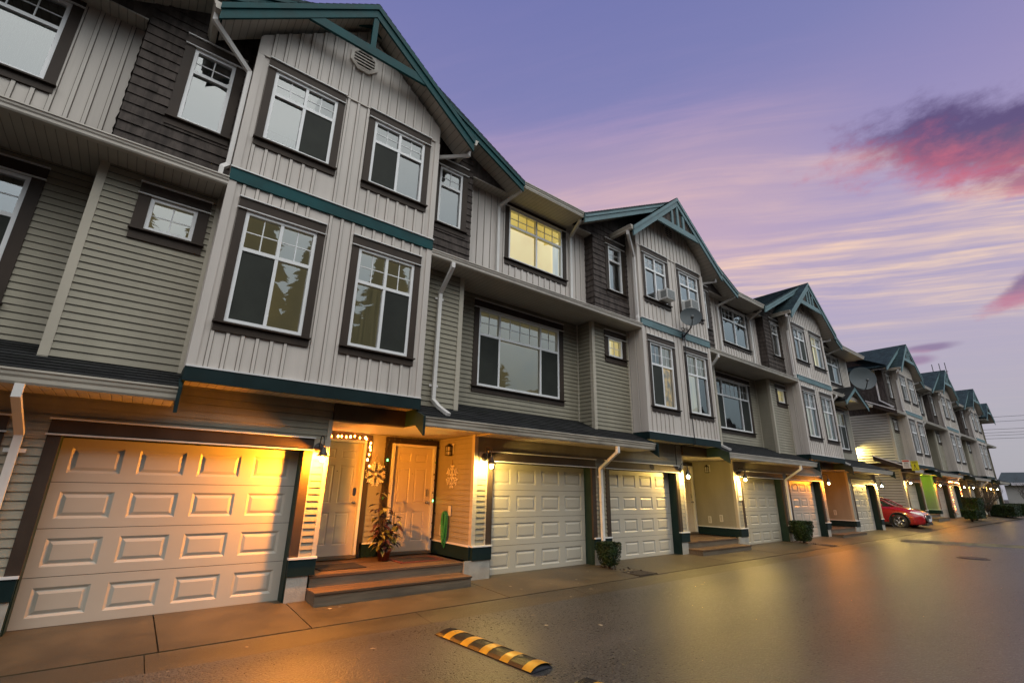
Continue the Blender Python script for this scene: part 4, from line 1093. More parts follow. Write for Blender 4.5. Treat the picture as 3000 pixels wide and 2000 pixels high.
# concrete aprons, one slab per bay, with open joints between them
JX = [-12, -8.6, -4.6, 0.62, 2.16, 5.24, 8.62, 9.2, 12.3, 15.2, 18.9, 22.3, 25.3, 30.3, 34.8, 38, 41, 44.5, 47.6, 51, 54.5, 57.6, 61, 66, 72]
mb = MB()
for a, b in zip(JX, JX[1:]):
    a2, b2 = a+0.007, b-0.007
    n = 4
    for i in range(n):
        x0, x1 = a2+(b2-a2)*i/n, a2+(b2-a2)*(i+1)/n
        ys = (-1.318, -0.9, -0.4, 0.0, 0.35, 0.8, 5.0)
        for c, d in zip(ys, ys[1:]):
            if a > 29 and a < 31 or d <= 0.36 or d > 0.36:
                if (x1 <= 29.5 or x0 >= 34.5) and d > 0.4: continue
                q = lambda x, y: gz(x)+zB(x)-0.003-(0.05)*max(0, min(1, -y/1.33))-zB(x)*0.4*max(0, min(1, -y/1.33))
                mb.face([(x0, c, q(x0, c)), (x1, c, q(x1, c)), (x1, d, q(x1, d)), (x0, d, q(x0, d))], 'concrete')
    qf = lambda x, y: gz(x)+zB(x)*0.6-0.053
    mb.face([(a2, -1.318, qf(a2, 0)), (b2, -1.318, qf(b2, 0)), (b2, -1.318, qf(b2, 0)-0.05), (a2, -1.318, qf(a2, 0)-0.05)], 'concrete')
    for x in (a2, b2): mb.face([(x, -1.318, qf(x, 0)), (x, 0.0, gz(x)+zB(x)-0.003), (x, 0.0, gz(x)-0.05), (x, -1.318, qf(x, 0)-0.05)], 'concrete')
tag(obj('driveway', mb.mesh('driveway')), None, None, kind='structure')
sheet('joint_bed', 'soil', XS, [-1.36, -0.7, 0.3], lambda x, y: gz(x)+zB(x)*(0.6 if y < -1 else 0.95)-0.115)
sheet('opposite_pavement', 'concrete', XS, [-16, -13, -11.52], lambda x, y: gz(x)-0.06+zB(x)*0.35)

# ------------------------------------------------------------------ gooseneck lamps on the garage pillars
def lamp_arm(mb):
    mb.lathe([(0.002, -0.012), (0.075, -0.012), (0.08, 0.0), (0.066, -0.02), (0.03, -0.034), (0.001, -0.036)], (0, 0, 0.14), 'lamp_metal', 18, 1)
    pts = [(0, -0.03, 0.15), (0, -0.035, 0.22), (0, -0.045, 0.28), (0, -0.075, 0.32), (0, -0.11, 0.325), (0, -0.20, 0.30), (0, -0.24, 0.25), (0, -0.245, 0.13)]
    mb.tube(pts, 0.010, 'lamp_metal', 8)
def lamp_shade(mb):
    mb.lathe([(0.001, 0.135), (0.026, 0.13), (0.03, 0.10), (0.036, 0.075), (0.052, 0.05), (0.066, 0.015), (0.082, -0.005), (0.10, -0.014), (0.10, -0.018), (0.08, -0.008), (0.06, 0.01), (0.045, 0.045), (0.02, 0.08)], (0, -0.245, 0.02), 'lamp_metal', 22)
LAMPS = [  # world x, z, bulb, label
    (CA+0.27, 2.06, 'bulb_orange', 'bronze gooseneck lamp glowing orange on the pillar right of the biggest garage door'),
    (CA+3.50, 2.09, 'bulb_warm', 'bronze gooseneck lamp on the pillar between the green hose and the second garage door'),
    (CA+P+0.27, 2.09, 'bulb_warm', 'bronze gooseneck lamp at the end of the garage door numbered 43'),
    (CA+P+3.50, 2.10, 'bulb_warm', 'bronze gooseneck lamp right above the tall white notice'),
    (CA+2*P+0.29, 2.13, 'bulb_amber', 'small lamp glowing orange right of the garage door behind the second clipped shrub'),
    (CA+2*P+6.90, 2.15, 'bulb_warm', 'gooseneck lamp on the end pillar of the near row beside the red car'),
    (CB-2.98, 2.40, 'bulb_warm', 'lamp on the far row pillar just above the red car bonnet'),
    (CB+3.50, 2.40, 'bulb_amber', 'far lamp glowing orange beside the lime green lit porch wall'),
    (CB+PB+0.27, 2.42, 'bulb_far', 'far lamp right of the garage door hung with fairy lights'),
    (CB+PB+3.50, 2.42, 'bulb_far', 'far lamp above the tall clipped hedge block'),
    (CB+2*PB+0.27, 2.44, 'bulb_far', 'far lamp shining through the bare bush, the left one of two'),
    (CB+2*PB+3.50, 2.44, 'bulb_far', 'farthest porch lamp at the end of the far row')]
for i, (x, z, bm_, lb) in enumerate(LAMPS):
    far = x > 33
    t = thing('wall_lamp', (x, -0.022+(0.1 if far else 0), z), lb, 'wall lamp', 'gooseneck lamps on the garage pillars')
    part('arm', 'lamparm', lamp_arm, t); part('lamp_shade', 'lampshade', lamp_shade, t)
    part('bulb', 'lampbulb'+bm_, lambda mb: mb.ball((0, -0.245, -0.045), 0.034, bm_, 8, 6, (1, 1, 1.15)), t)
t = thing('wall_lamp', (XB-0.02, 2.15, 4.25), 'hidden lamp whose yellow glow falls on the end wall of the far row', 'wall lamp', 'gooseneck lamps on the garage pillars', -math.pi/2)
part('arm', 'lamparm', lamp_arm, t)
part('lamp_shade', 'lampshade', lamp_shade, t); part('bulb', 'lampbulbend', lambda mb: mb.ball((0, -0.245, -0.045), 0.034, 'bulb_end', 8, 6, (1, 1, 1.15)), t)
# unlit lanterns inside the porches
def lantern(mb):
    mb.box(-0.018, 0.0, -0.075, 0.075, -0.02, 0.2, 'plate')
    mb.lathe([(0.001, 0.20), (0.02, 0.195), (0.05, 0.165), (0.085, 0.14), (0.085, 0.13), (0.001, 0.13)], (-0.09, 0, 0), 'lamp_metal', 8)
    for a in range(6):
        x, y = -0.09+0.066*math.cos(a*math.pi/3+.5), 0.066*math.sin(a*math.pi/3+.5); mb.box(x-0.006, x+0.006, y-0.006, y+0.006, -0.055, 0.13, 'lamp_metal')
    mb.lathe([(0.001, -0.06), (0.07, -0.055), (0.074, -0.04), (0.06, -0.04), (0.001, -0.04)], (-0.09, 0, 0), 'lamp_metal', 12)
    mb.lathe([(0.064, 0.03), (0.07, 0.03), (0.07, 0.042), (0.064, 0.042)], (-0.09, 0, 0), 'lamp_metal', 12)
def lantern_glass(mb): mb.lathe([(0.001, -0.038), (0.052, -0.035), (0.052, 0.125), (0.001, 0.13)], (-0.09, 0, 0), 'plate', 10)
for k, lb in ((0, 'unlit brown lantern on the porch wall above the smaller snowflake'), (1, 'unlit brown lantern on the pale green porch wall beside the white notice')):
    t = thing('lantern', (CA+k*P+3.265, 0.84, 2.33), lb, 'lantern', 'porch lanterns'); part('cage', 'lantern', lantern, t); part('glass', 'lanternglass', lantern_glass, t)
t = thing('porch_light', (CB+2.6, 1.0, 2.35+ZB), 'lime green porch lamp shining on the siding of the far row', 'porch light')
part('fitting', None, lambda mb: mb.lathe([(0.001, 0.31), (0.07, 0.31), (0.07, 0.27), (0.03, 0.25), (0.001, 0.25)], (-0.8, -0.5, 0), 'lamp_metal', 14), t)
part('bulb', None, lambda mb: mb.ball((-0.8, -0.5, 0.19), 0.05, 'bulb_green', 8, 6), t)

# ------------------------------------------------------------------ the first porch: lights, snowflakes, plant, mats, hose
def garland(name, pts, cols, lb, every=1):
    t = thing(name, pts[0], lb, 'string lights'); o = Vector(pts[0])
    part('cable', None, lambda mb: mb.tube([Vector(p)-o for p in pts], 0.006, 'wire', 5), t)
    rd = random.Random(len(pts))
    for i, p in enumerate(pts):
        c = cols[i % len(cols)]
        d = Vector((rd.uniform(-.025, .025), -0.02, rd.uniform(-.025, .025)))
        part('bulb', 'fb'+c, lambda mb: mb.ball((0, 0, 0), 0.017, c, 6, 4, (1, 1, 1.5)), t, Vector(p)-o+d)
    return t
def poly(pts, n, jit=0.012, seed=1):
    rd = random.Random(seed); pts = [Vector(p) for p in pts]; L = [(b-a).length for a, b in zip(pts, pts[1:])]; T = sum(L); out = []
    for i in range(n):
        s = T*i/(n-1); j = 0
        while j < len(L)-1 and s > L[j]: s -= L[j]; j += 1
        out.append(pts[j].lerp(pts[j+1], min(1, s/L[j]))+Vector((rd.uniform(-jit, jit), 0, rd.uniform(-jit, jit))))
    return out
garland('string_lights', poly([(2.60, 1.385, 2.56), (3.66, 1.385, 2.555), (3.70, 1.385, 2.5), (3.72, 1.385, 2.02)], 19, 0.025, 3), ['fairy_orange', 'fairy_orange', 'fairy_white'], 'lit orange string lights around the left front door')
garland('string_lights', poly([(4.13, 1.385, 0.62), (4.12, 1.385, 2.50), (4.16, 1.385, 2.58), (5.24, 1.385, 2.585), (5.26, 1.385, 2.5), (5.245, 1.385, 0.62)], 40, 0.022, 8), ['black_plastic']*6+['hose_green']+['black_plastic']*5+['fairy_green']+['black_plastic']*8, 'mostly unlit dark string lights around the right front door')

XG = CB+7.2
garland('string_lights', [Vector(p)+Vector((0, 0.05, ZB)) for p in poly([(XG-0.06, 0.0, 0.5), (XG-0.06, 0.0, 2.36), (XG+2.95, 0.0, 2.36), (XG+3.0, 0.0, 1.2)], 44, 0.03, 17)], ['fairy_red', 'fairy_orange', 'fairy_white'], 'red and orange fairy lights around a garage door of the far row')

def snowflake_star(mb):
    mb.prism([(0.06*math.cos(R(60*i+30)), 0, 0.06*math.sin(R(60*i+30))) for i in range(6)], (0, 0.014, 0), 'ornament')
    for i in range(6):
        a = R(60*i+30); d = Vector((math.cos(a), 0, math.sin(a))); n = Vector((-d.z, 0, d.x))
        P0 = lambda u, v: d*u+n*v
        mb.prism([P0(0.03, -0.03), P0(0.20, -0.03), P0(0.225, 0.0), P0(0.20, 0.03), P0(0.03, 0.03)], (0, 0.014, 0), 'ornament')
        for u in (0.06, 0.10, 0.14, 0.18):
            w = 0.085 if 0.08 < u < 0.16 else 0.06
            for sg in (-1, 1): mb.prism([P0(u-0.005, 0.0), P0(u+0.03, 0), P0(u+0.052, sg*w), P0(u+0.02, sg*w)], (0, 0.014, 0), 'ornament')
t = thing('snowflake_ornament', (3.915, 1.40, 1.87), 'white wooden snowflake star hung by a ribbon between the two front doors', 'ornament')
part('star', None, snowflake_star, t)
part('ribbon', None, lambda mb: [mb.prism([(sg*0.085, 0.004, 0.20), (sg*0.10, 0.004, 0.19), (0.007*sg, 0.004, 0.385), (-0.006*sg, 0.004, 0.385)], (0, 0.004, 0), 'ribbon') for sg in (-1, 1)], t)
def snowflake_small(mb):
    for i in range(6):
        a = R(60*i+30); d = Vector((0, math.cos(a), math.sin(a))); n = Vector((0, -d.z, d.y)); Q = lambda u, v: d*u+n*v
        mb.prism([Q(0.0, -0.016), Q(0.22, -0.016), Q(0.22, 0.016), Q(0, 0.016)], (-0.012, 0, 0), 'ornament')
        for u in (0.10, 0.165):
            for sg in (-1, 1): mb.prism([Q(u, 0), Q(u+0.032, 0), Q(u+0.07, sg*0.065), Q(u+0.038, sg*0.065)], (-0.012, 0, 0), 'ornament')
t = thing('snowflake_ornament', (CA+3.26, 0.78, 1.86), 'smaller white snowflake on the porch side wall under the lantern', 'ornament')
part('flake', None, snowflake_small, t); part('cord', None, lambda mb: mb.tube([(-0.006, 0, 0.2), (-0.01, 0.0, 0.33)], 0.005, 'mat_red', 5), t)
t = thing('garden_hose', (CA+3.25, 0.86, 1.15), 'coiled green hose hanging on the porch side wall', 'hose')
def hose(mb):
    rd = random.Random(4)
    for i in range(11):
        w = rd.uniform(0.05, 0.10); h = rd.uniform(0.22, 0.36); ph = rd.uniform(-.02, .02); xo = -0.03-rd.random()*0.07
        mb.tube([(xo, ph+w*math.sin(2*math.pi*j/18)*(0.8+0.3*math.cos(2*math.pi*j/18)), -h/1.0+h*math.cos(2*math.pi*j/18)+0.02) for j in range(18)], 0.009, 'hose_green', 6, True)
    mb.tube([(-0.06, -0.02, -0.45), (-0.05, -0.02, -0.62)], 0.01, 'hose_green', 6); mb.tube([(-0.04, 0.05, -0.4), (-0.03, 0.09, -0.58)], 0.01, 'hose_green', 6)
part('coil', None, hose, t); part('bracket', None, lambda mb: mb.box(-0.012, 0.0, -0.13, -0.02, -0.06, 0.13, 'plate'), t)
def outlet(mb, p=0.008): mb.box(-0.012, 0, -0.055, 0.055, -0.105, 0.105, 'plate', 0.003); mb.box(-0.016, -0.012, -0.028, 0.028, -0.08, 0.08, 'siding_plain')
for x, y, z, lb in ((CA+3.262, 1.10, 0.80, 'beige outlet cover on the porch wall left of the green hose'), (CA+P+3.262, 0.95, 0.80, 'beige outlet cover low on the pale green porch wall'), (CA+P+3.262, 0.55, 0.86, 'white hose tap plate on the pale green porch wall'), (CA+2*P+3.262, 0.7, 0.9, 'white tap plate on the brown lit porch wall')):
    t = thing('outlet_cover', (x, y, z), lb, 'outlet cover', 'cover plates on the porch walls'); part('cover', 'outlet', outlet, t)
# potted plant
PP = Vector((4.0, 0.87, 0.334))
t = thing('potted_plant', PP, 'tall potted plant with purple and olive leaves in front of the right door', 'plant')
part('pot', None, lambda mb: (mb.lathe([(0.001, 0.0), (0.095, 0.0), (0.12, 0.16), (0.135, 0.16), (0.138, 0.205), (0.122, 0.205), (0.112, 0.17), (0.001, 0.17)], (0, 0, 0), 'terracotta', 20)), t)
rd = random.Random(11)
stems = []
for i in range(8):
    a = rd.uniform(0, 6.28); h = rd.uniform(0.5, 1.02) if i else 1.22; r = rd.uniform(0.05, 0.20)
    top = Vector((r*math.cos(a)-0.02, r*math.sin(a), h)); b = Vector((0.04*math.cos(a), 0.04*math.sin(a), 0.16))
    stems.append([b.lerp(top, q)+Vector((0.05*math.sin(q*3)*math.cos(a), 0.05*math.sin(q*3)*math.sin(a), 0)) for q in (0, .25, .5, .75, 1)])
part('stem', None, lambda mb: [mb.tube(s, [0.012, 0.01, 0.009, 0.007, 0.004], 'stem', 6) for s in stems], t)
def leaf(mb, p, d, L, W, mt, droop=0.35):
    d = d.normalized(); s = d.cross(Vector((0, 0, 1)));
    if s.length < .1: s = Vector((1, 0, 0))
    s.normalize(); dn = Vector((0, 0, -1)); q = lambda u, v: p+d*(L*u)+s*(W*v)+dn*(L*droop*u*u)+Vector((0, 0, abs(v)*W*0.35))
    a, b, c, e, f, g_ = q(0, 0), q(.3, .5), q(.65, .42), q(1, 0), q(.65, -.42), q(.3, -.5); m1, m2 = q(.3, 0), q(.65, 0)
    mb.raw([a, b, c, e, f, g_, m1, m2], [(0, 6, 1), (6, 7, 2, 1), (7, 3, 2), (0, 5, 6), (6, 5, 4, 7), (7, 4, 3)], mt, False)
def leaves(mb):
    for s in stems:
        for i in range(27):
            q = rd.uniform(0.10, 1.0); j = min(3, int(q*4)); p = s[j].lerp(s[j+1], q*4-j); a = rd.uniform(0, 6.28)
            p = p+Vector((math.cos(a), math.sin(a), 0))*rd.uniform(0, 0.10)
            leaf(mb, p, Vector((math.cos(a), math.sin(a), rd.uniform(-.3, .5))), rd.uniform(0.10, 0.18), rd.uniform(0.06, 0.10), rd.choice(['leaf_plum', 'leaf_plum', 'leaf_plum', 'leaf_olive', 'leaf_olive', 'leaf_pale']), rd.uniform(.2, .7))
part('leaves', None, leaves, t)
tag(part('door_mat', None, lambda mb: mb.box(2.70, 3.46, 0.30, 0.88, 0.3335, 0.346, 'mat_dark', 0.004), None), 'plain black door mat in front of the left front door', 'door mat')
t = thing('door_mat', (0, 0, 0), 'dark red bordered door mat in front of the right front door', 'door mat')
part('pile', None, lambda mb: mb.box(4.20, 4.92, 0.46, 0.92, 0.335, 0.350, 'mat_dark', 0.004), t); part('border', None, lambda mb: [mb.box(a, b, c, d, 0.3335, 0.347, 'mat_red') for a, b, c, d in ((4.13, 5.0, 0.40, 0.458), (4.13, 5.0, 0.922, 0.98), (4.13, 4.198, 0.4581, 0.9219), (4.922, 5.0, 0.4581, 0.9219))], t)

# ------------------------------------------------------------------ speed bumps, humps, covers, litter
def bump_prof(y, half=0.155, h=0.058): return None
def speed_bump(L, n, nm, loc, rz, lb):
    t = thing(nm, loc, lb, 'speed bump', 'rubber speed bump sections', rz); seg = L/n
    prof = [(-0.155, 0.0), (-0.155, 0.012), (-0.12, 0.036), (-0.06, 0.054), (0, 0.059), (0.06, 0.054), (0.12, 0.036), (0.155, 0.012), (0.155, 0.0)]
    def body(mb):
        ys = [0, 0.05]; hs = [0.25, 0.85]
        q = 0.05
        while q < L-0.06: q += 0.02; ys += [q, q]; hs += [1.0, 0.955]
        ys += [L-0.05, L]; hs += [0.85, 0.25]
        vs = [(x*(0.93 if i in (0, len(ys)-1) else 1), -y, z*hk) for i, (y, hk) in enumerate(zip(ys, hs)) for x, z in prof]; m = len(prof)
        mb.raw(vs, [(i*m+j, i*m+j+1, i*m+m+j+1, i*m+m+j) for i in range(len(ys)-1) for j in range(m-1)]+[tuple(range(m)), tuple(range((len(ys)-1)*m, len(ys)*m))], 'rubber', False)
        for k in range(3):
            y = -L*(k+0.5)/3; mb.lathe([(0.03, 0.0605), (0.018, 0.0612), (0.001, 0.0612)], (0.0, y+0.03, 0), 'iron', 10)
    part('rubber_body', None, body, t)
    top = [(x, z) for x, z in prof if z > 0.006]
    for k in range(n):
        y0 = -(k*seg+seg*0.58); w = seg*0.38
        if y0-w < -L: continue
        def band(mb):
            vs = [(x*1.004, -y, z+0.003) for y in (-y0, -y0+w) for x, z in top]; m = len(top)
            mb.raw(vs, [(j, j+1, m+j+1, m+j) for j in range(m-1)], 'yellow_paint', True)
        part('stripe', None, band, t)
    return t
# direction of the strip: slightly askew from square to the kerb
speed_bump(1.68, 5, 'speed_bump', (3.46, -2.30, gz(3.4)-0.085), R(4.5), 'black and yellow rubber speed bump lying across the near lane')
speed_bump(1.68, 5, 'speed_bump', (3.63, -4.40, gz(3.6)-0.085), R(4.5), 'next rubber speed bump section, only its black tip at the bottom edge')
mb = MB()
for i in range(26):
    y0 = -1.95-i*0.36; y1 = y0-0.36; xx = lambda y: 23.6+(-(y+1.7))*0.42
    pf = [(-0.22, 0.0), (-0.15, 0.05), (-0.05, 0.085), (0.05, 0.085), (0.15, 0.05), (0.22, 0.0)]; rdx = random.Random(i)
    for (a, za), (b, zb_) in zip(pf, pf[1:]): mb.face([(xx(y0)+a, y0, roadz(24, 0)+za), (xx(y0)+b, y0, roadz(24, 0)+zb_), (xx(y1)+b, y1, roadz(24, 0)+zb_), (xx(y1)+a, y1, roadz(24, 0)+za)], 'moss_hump' if i < 16 else 'kerb')
tag(obj('speed_hump', mb.mesh('speed_hump')), 'long low worn speed hump crossing the road beyond the manhole', 'speed hump')
t = thing('manhole_cover', (19.45, -4.62, roadz(19.4, -4)+0.001), 'round iron manhole cover in the wet road', 'manhole cover')
part('rim', None, lambda mb: mb.lathe([(0.36, 0.0), (0.36, 0.014), (0.325, 0.014), (0.325, 0.004)], (0, 0, 0), 'iron', 32), t)
def lid(mb):
    mb.lathe([(0.323, 0.003), (0.318, 0.009), (0.001, 0.009)], (0, 0, 0), 'iron', 32)
    for i in range(-5, 6):
        for j in range(-5, 6):
            if i*i+j*j < 27: mb.box(i*0.055-0.016, i*0.055+0.016, j*0.055-0.016, j*0.055+0.016, 0.009, 0.014, 'iron')
part('lid', None, lid, t)
# a few wet leaves and scraps on the paving
rd = random.Random(21)
LIT = [(2.6, -0.62), (2.75, -0.6), (5.7, -0.75), (5.75, -1.0), (6.5, -0.95), (7.2, -0.9), (7.0, -1.15), (8.0, -0.45), (8.06, -0.48), (8.7, -0.95), (6.9, -1.55), (6.2, -1.75), (7.4, -1.8), (4.9, -2.3), (5.3, -3.2), (4.7, -2.8), (2.5, -2.4), (10.4, -1.2), (11.5, -0.8), (8.72, -1.15), (1.4, -1.6), (9.1, -2.4), (12.5, -3.3)]
def scrap(mb):
    mb.face([(-0.05, -0.02, 0.0), (0.01, -0.035, 0.004), (0.05, 0.0, 0.003), (0.02, 0.03, 0.006), (-0.03, 0.02, 0.004)], 'litter')
for x, y in LIT:
    o = part('fallen_leaf', 'leaf', scrap, None, (x, y, (roadz(x, y) if y < -1.9 else kerbz(x, y) if y < -1.33 else gz(x)-0.003-0.05*max(0, -y/1.33))+0.004))
    o.rotation_euler = (0, 0, rd.uniform(0, 6)); q = rd.uniform(0.4, 0.9); o.scale = (q, q, q)
    tag(o, 'small pale scrap lying on the wet paving', 'litter', 'scraps and leaves on the paving')
# planting gaps beside the garage doors
def bed(x, w, y0=-1.30, y1=-0.02):
    z = gz(x)
    mb = MB(); mb.box(x-w/2, x+w/2, y0, y1, z-0.055, z+0.006-0.04, 'soil')
    rdd = random.Random(int(x*10))
    for i in range(40):
        a, b = rdd.uniform(x-w/2, x+w/2), rdd.uniform(y0, y1); r = rdd.uniform(0.01, 0.03); mb.ball((a, b, z-0.035-0.05*max(0, -b/1.33)+0.03), r, 'soil', 6, 4)
    o = obj('planting_bed', mb.mesh('planting_bed')); return tag(o, None, None, kind='structure')
bed(8.92, 0.56); bed(18.95, 0.5)


def leaf_block(mb, shape, n, size, mt, seed):
    """clipped foliage: leaf sized faces strewn over and just under a shaped surface"""
    rdd = random.Random(seed)
    for i in range(n):
        p, nn = shape(rdd)
        d = (nn+Vector((rdd.uniform(-1, 1), rdd.uniform(-1, 1), rdd.uniform(-1, 1)))*0.9).normalized(); s = d.orthogonal().normalized(); s = Quaternion(d, rdd.uniform(0, 6.28)) @ s; b = d.cross(s)
        r = size*rdd.uniform(0.6, 1.3); mb.face([p-s*r*0.5, p+b*r*0.35, p+s*r*0.7, p-b*r*0.35], mt)


def cone_shape(r0, r1, z0, z1, sqx=1.0, power=4):
    def f(rdd):
        a = rdd.uniform(0, 6.283); u = rdd.random()
        sq = 1/(abs(math.cos(a))**power+abs(math.sin(a))**power)**(1/power)
        if u < 0.3:
            q = math.sqrt(rdd.random()); z = z1+rdd.uniform(-.03, .015); r = r1*q*sq; n = Vector((0, 0, 1))
        else:
            t = rdd.random()**0.8; z = z0+(z1-z0)*t; r = (r0+(r1-r0)*min(1, t*1.3)**0.6)*sq*rdd.uniform(0.84, 1.09); n = Vector((math.cos(a), math.sin(a), 0.1))
        return Vector((r*math.cos(a)*sqx, r*math.sin(a), z)), n
    return f


def shrub(loc, r0, r1, z0, z1, lb, n=3000, size=0.035, seed=1, sqx=1.0, nm='clipped_shrub', cat='shrub', grp='clipped shrubs in the planting gaps'):
    t = thing(nm, loc, lb, cat, grp)
    def core(mb): mb.lathe([(0.001, z0), (r0*0.9, z0), (r1*0.9, z0+(z1-z0)*0.6), (r1*0.9, z1-0.035), (0.001, z1-0.03)], (0, 0, 0), 'leaf_hedge', 16, 2, True, sqx)
    part('foliage', None, lambda mb: (core(mb), leaf_block(mb, cone_shape(r0, r1, z0, z1, sqx), n, size, 'leaf_hedge', seed)), t)
    part('stem', None, lambda mb: mb.tube([(0, 0, -0.08), (0, 0, z0+0.1)], 0.03, 'bark', 7), t)
    return t
shrub((8.72, -0.42, gz(9)-0.02), 0.15, 0.225, 0.07, 0.52, 'small square clipped shrub between the second and third garage doors', 3200, 0.034, 1)
shrub((18.75, -0.45, gz(19)-0.02), 0.18, 0.31, 0.07, 0.70, 'wider clipped shrub in front of the orange lit garage door', 3400, 0.045, 2)


def block_shape(w, d, z0, z1, taper=0.0, rnd=0.06):
    def f(rdd):
        u = rdd.random(); t = rdd.random(); k = 1-taper*(1-t)
        if u < 0.3: return Vector((rdd.uniform(-w, w), rdd.uniform(-d, d), z1+rdd.uniform(-.04, .02))), Vector((0, 0, 1))
        j = rdd.uniform(0.93, 1.03)
        if u < 0.62: return Vector((rdd.choice((-1, 1))*w*k*j, rdd.uniform(-d, d)*k, z0+(z1-z0)*t)), Vector((1, 0, 0.1))
        return Vector((rdd.uniform(-w, w)*k, rdd.choice((-1, 1))*d*k*j, z0+(z1-z0)*t)), Vector((0, -1, 0.1))
    return f
def hedge(loc, w, d, z0, z1, lb, taper=0.0, n=3000, size=0.07, seed=3, grp='clipped hedges by the far row'):
    t = thing('hedge', loc, lb, 'hedge', grp)
    def fn(mb):
        k = 1-taper
        a = [(-w*k*.92, -d*k*.92, z0), (w*k*.92, -d*k*.92, z0), (w*k*.92, d*k*.92, z0), (-w*k*.92, d*k*.92, z0)]; b = [(-w*.92, -d*.92, z1-.05), (w*.92, -d*.92, z1-.05), (w*.92, d*.92, z1-.05), (-w*.92, d*.92, z1-.05)]
        mb.raw(a+b, [(0, 3, 2, 1), (4, 5, 6, 7), (0, 1, 5, 4), (1, 2, 6, 5), (2, 3, 7, 6), (3, 0, 4, 7)], 'leaf_hedge', False)
        leaf_block(mb, block_shape(w, d, z0, z1, taper), n, size, 'leaf_hedge', seed)
    part('foliage', None, fn, t)
    part('stem', None, lambda mb: mb.tube([(0, 0, -0.1), (0, 0, z0+0.15)], 0.05, 'bark', 6), t)
    return t
zg = lambda x: gz(x)+zB(x)*0.8-0.03
hedge((41.9, -1.12, zg(41)), 0.6, 0.38, 0.14, 0.68, 'low tapered hedge bush nearest the kerb by the far row', 0.35, 2600, 0.07, 4)
hedge((44.4, -0.95, zg(44)), 1.0, 0.42, 0.12, 1.38, 'tall flat topped hedge block beyond the lime green porch', 0.15, 3400, 0.08, 5)
hedge((54.8, -1.05, zg(54)), 1.7, 0.8, 0.05, 0.86, 'wide rounded hedge below the bare bush', 0.1, 3000, 0.09, 6)
hedge((62.5, -1.2, zg(60)), 1.8, 0.9, 0.05, 0.9, 'farthest low hedge beside the small bare tree', 0.1, 2200, 0.1, 7)


def bare_tree(loc, h, spread, lb, seed, n=7, cat='tree', r=0.06, low=0.25):
    t = thing('bare_tree', loc, lb, cat, 'bare winter trees at the far end'); rdd = random.Random(seed)
    trunk = MB(); crown = MB()
    top = Vector((0, 0, h*low)); trunk.tube([(0, 0, -0.1), (0.02, 0, h*low*0.5), top], [r*1.3, r, r*0.85], 'bark', 7)
    def grow(p, d, L, rr, dep):
        q = [p]; dd = d.copy()
        for i in range(4):
            dd = (dd+Vector((rdd.uniform(-.25, .25), rdd.uniform(-.25, .25), rdd.uniform(-.05, .2)))).normalized(); q.append(q[-1]+dd*L/4)
        crown.tube(q, [rr, rr*.85, rr*.7, rr*.6, rr*.45], 'bark', 5 if dep < 2 else 4)
        if dep < 3:
            for i in range(rdd.randint(3, 5)):
                j = rdd.randint(1, 4); v = (dd+Vector((rdd.uniform(-1, 1)*spread, rdd.uniform(-1, 1)*spread, rdd.uniform(-.1, .5)))).normalized(); grow(q[j], v, L*rdd.uniform(.5, .72), rr*.5, dep+1)
    for i in range(n):
        a = 2*math.pi*i/n+rdd.uniform(-.3, .3); grow(top+Vector((0, 0, rdd.uniform(-.1, .1)*h)), Vector((math.cos(a)*spread, math.sin(a)*spread, 1.0)).normalized(), h*0.42, r*0.6, 0)
    obj('trunk', trunk.mesh('trunk'), t); obj('crown', crown.mesh('crown'), t); return t
bare_tree((52.4, -0.45, zg(52)), 2.9, 0.75, 'bare bush of upright twigs in front of the farthest lamps', 31, 9, 'bush', 0.07, 0.12)
bare_tree((66, -1.6, zg(60)), 3.3, 0.8, 'small bare tree before the low cream building', 37, 7)
bare_tree((48.6, -0.55, zg(48)), 2.0, 0.6, 'low bare shrub squeezed behind the tall hedge block', 41, 7, 'bush', 0.05, 0.1)

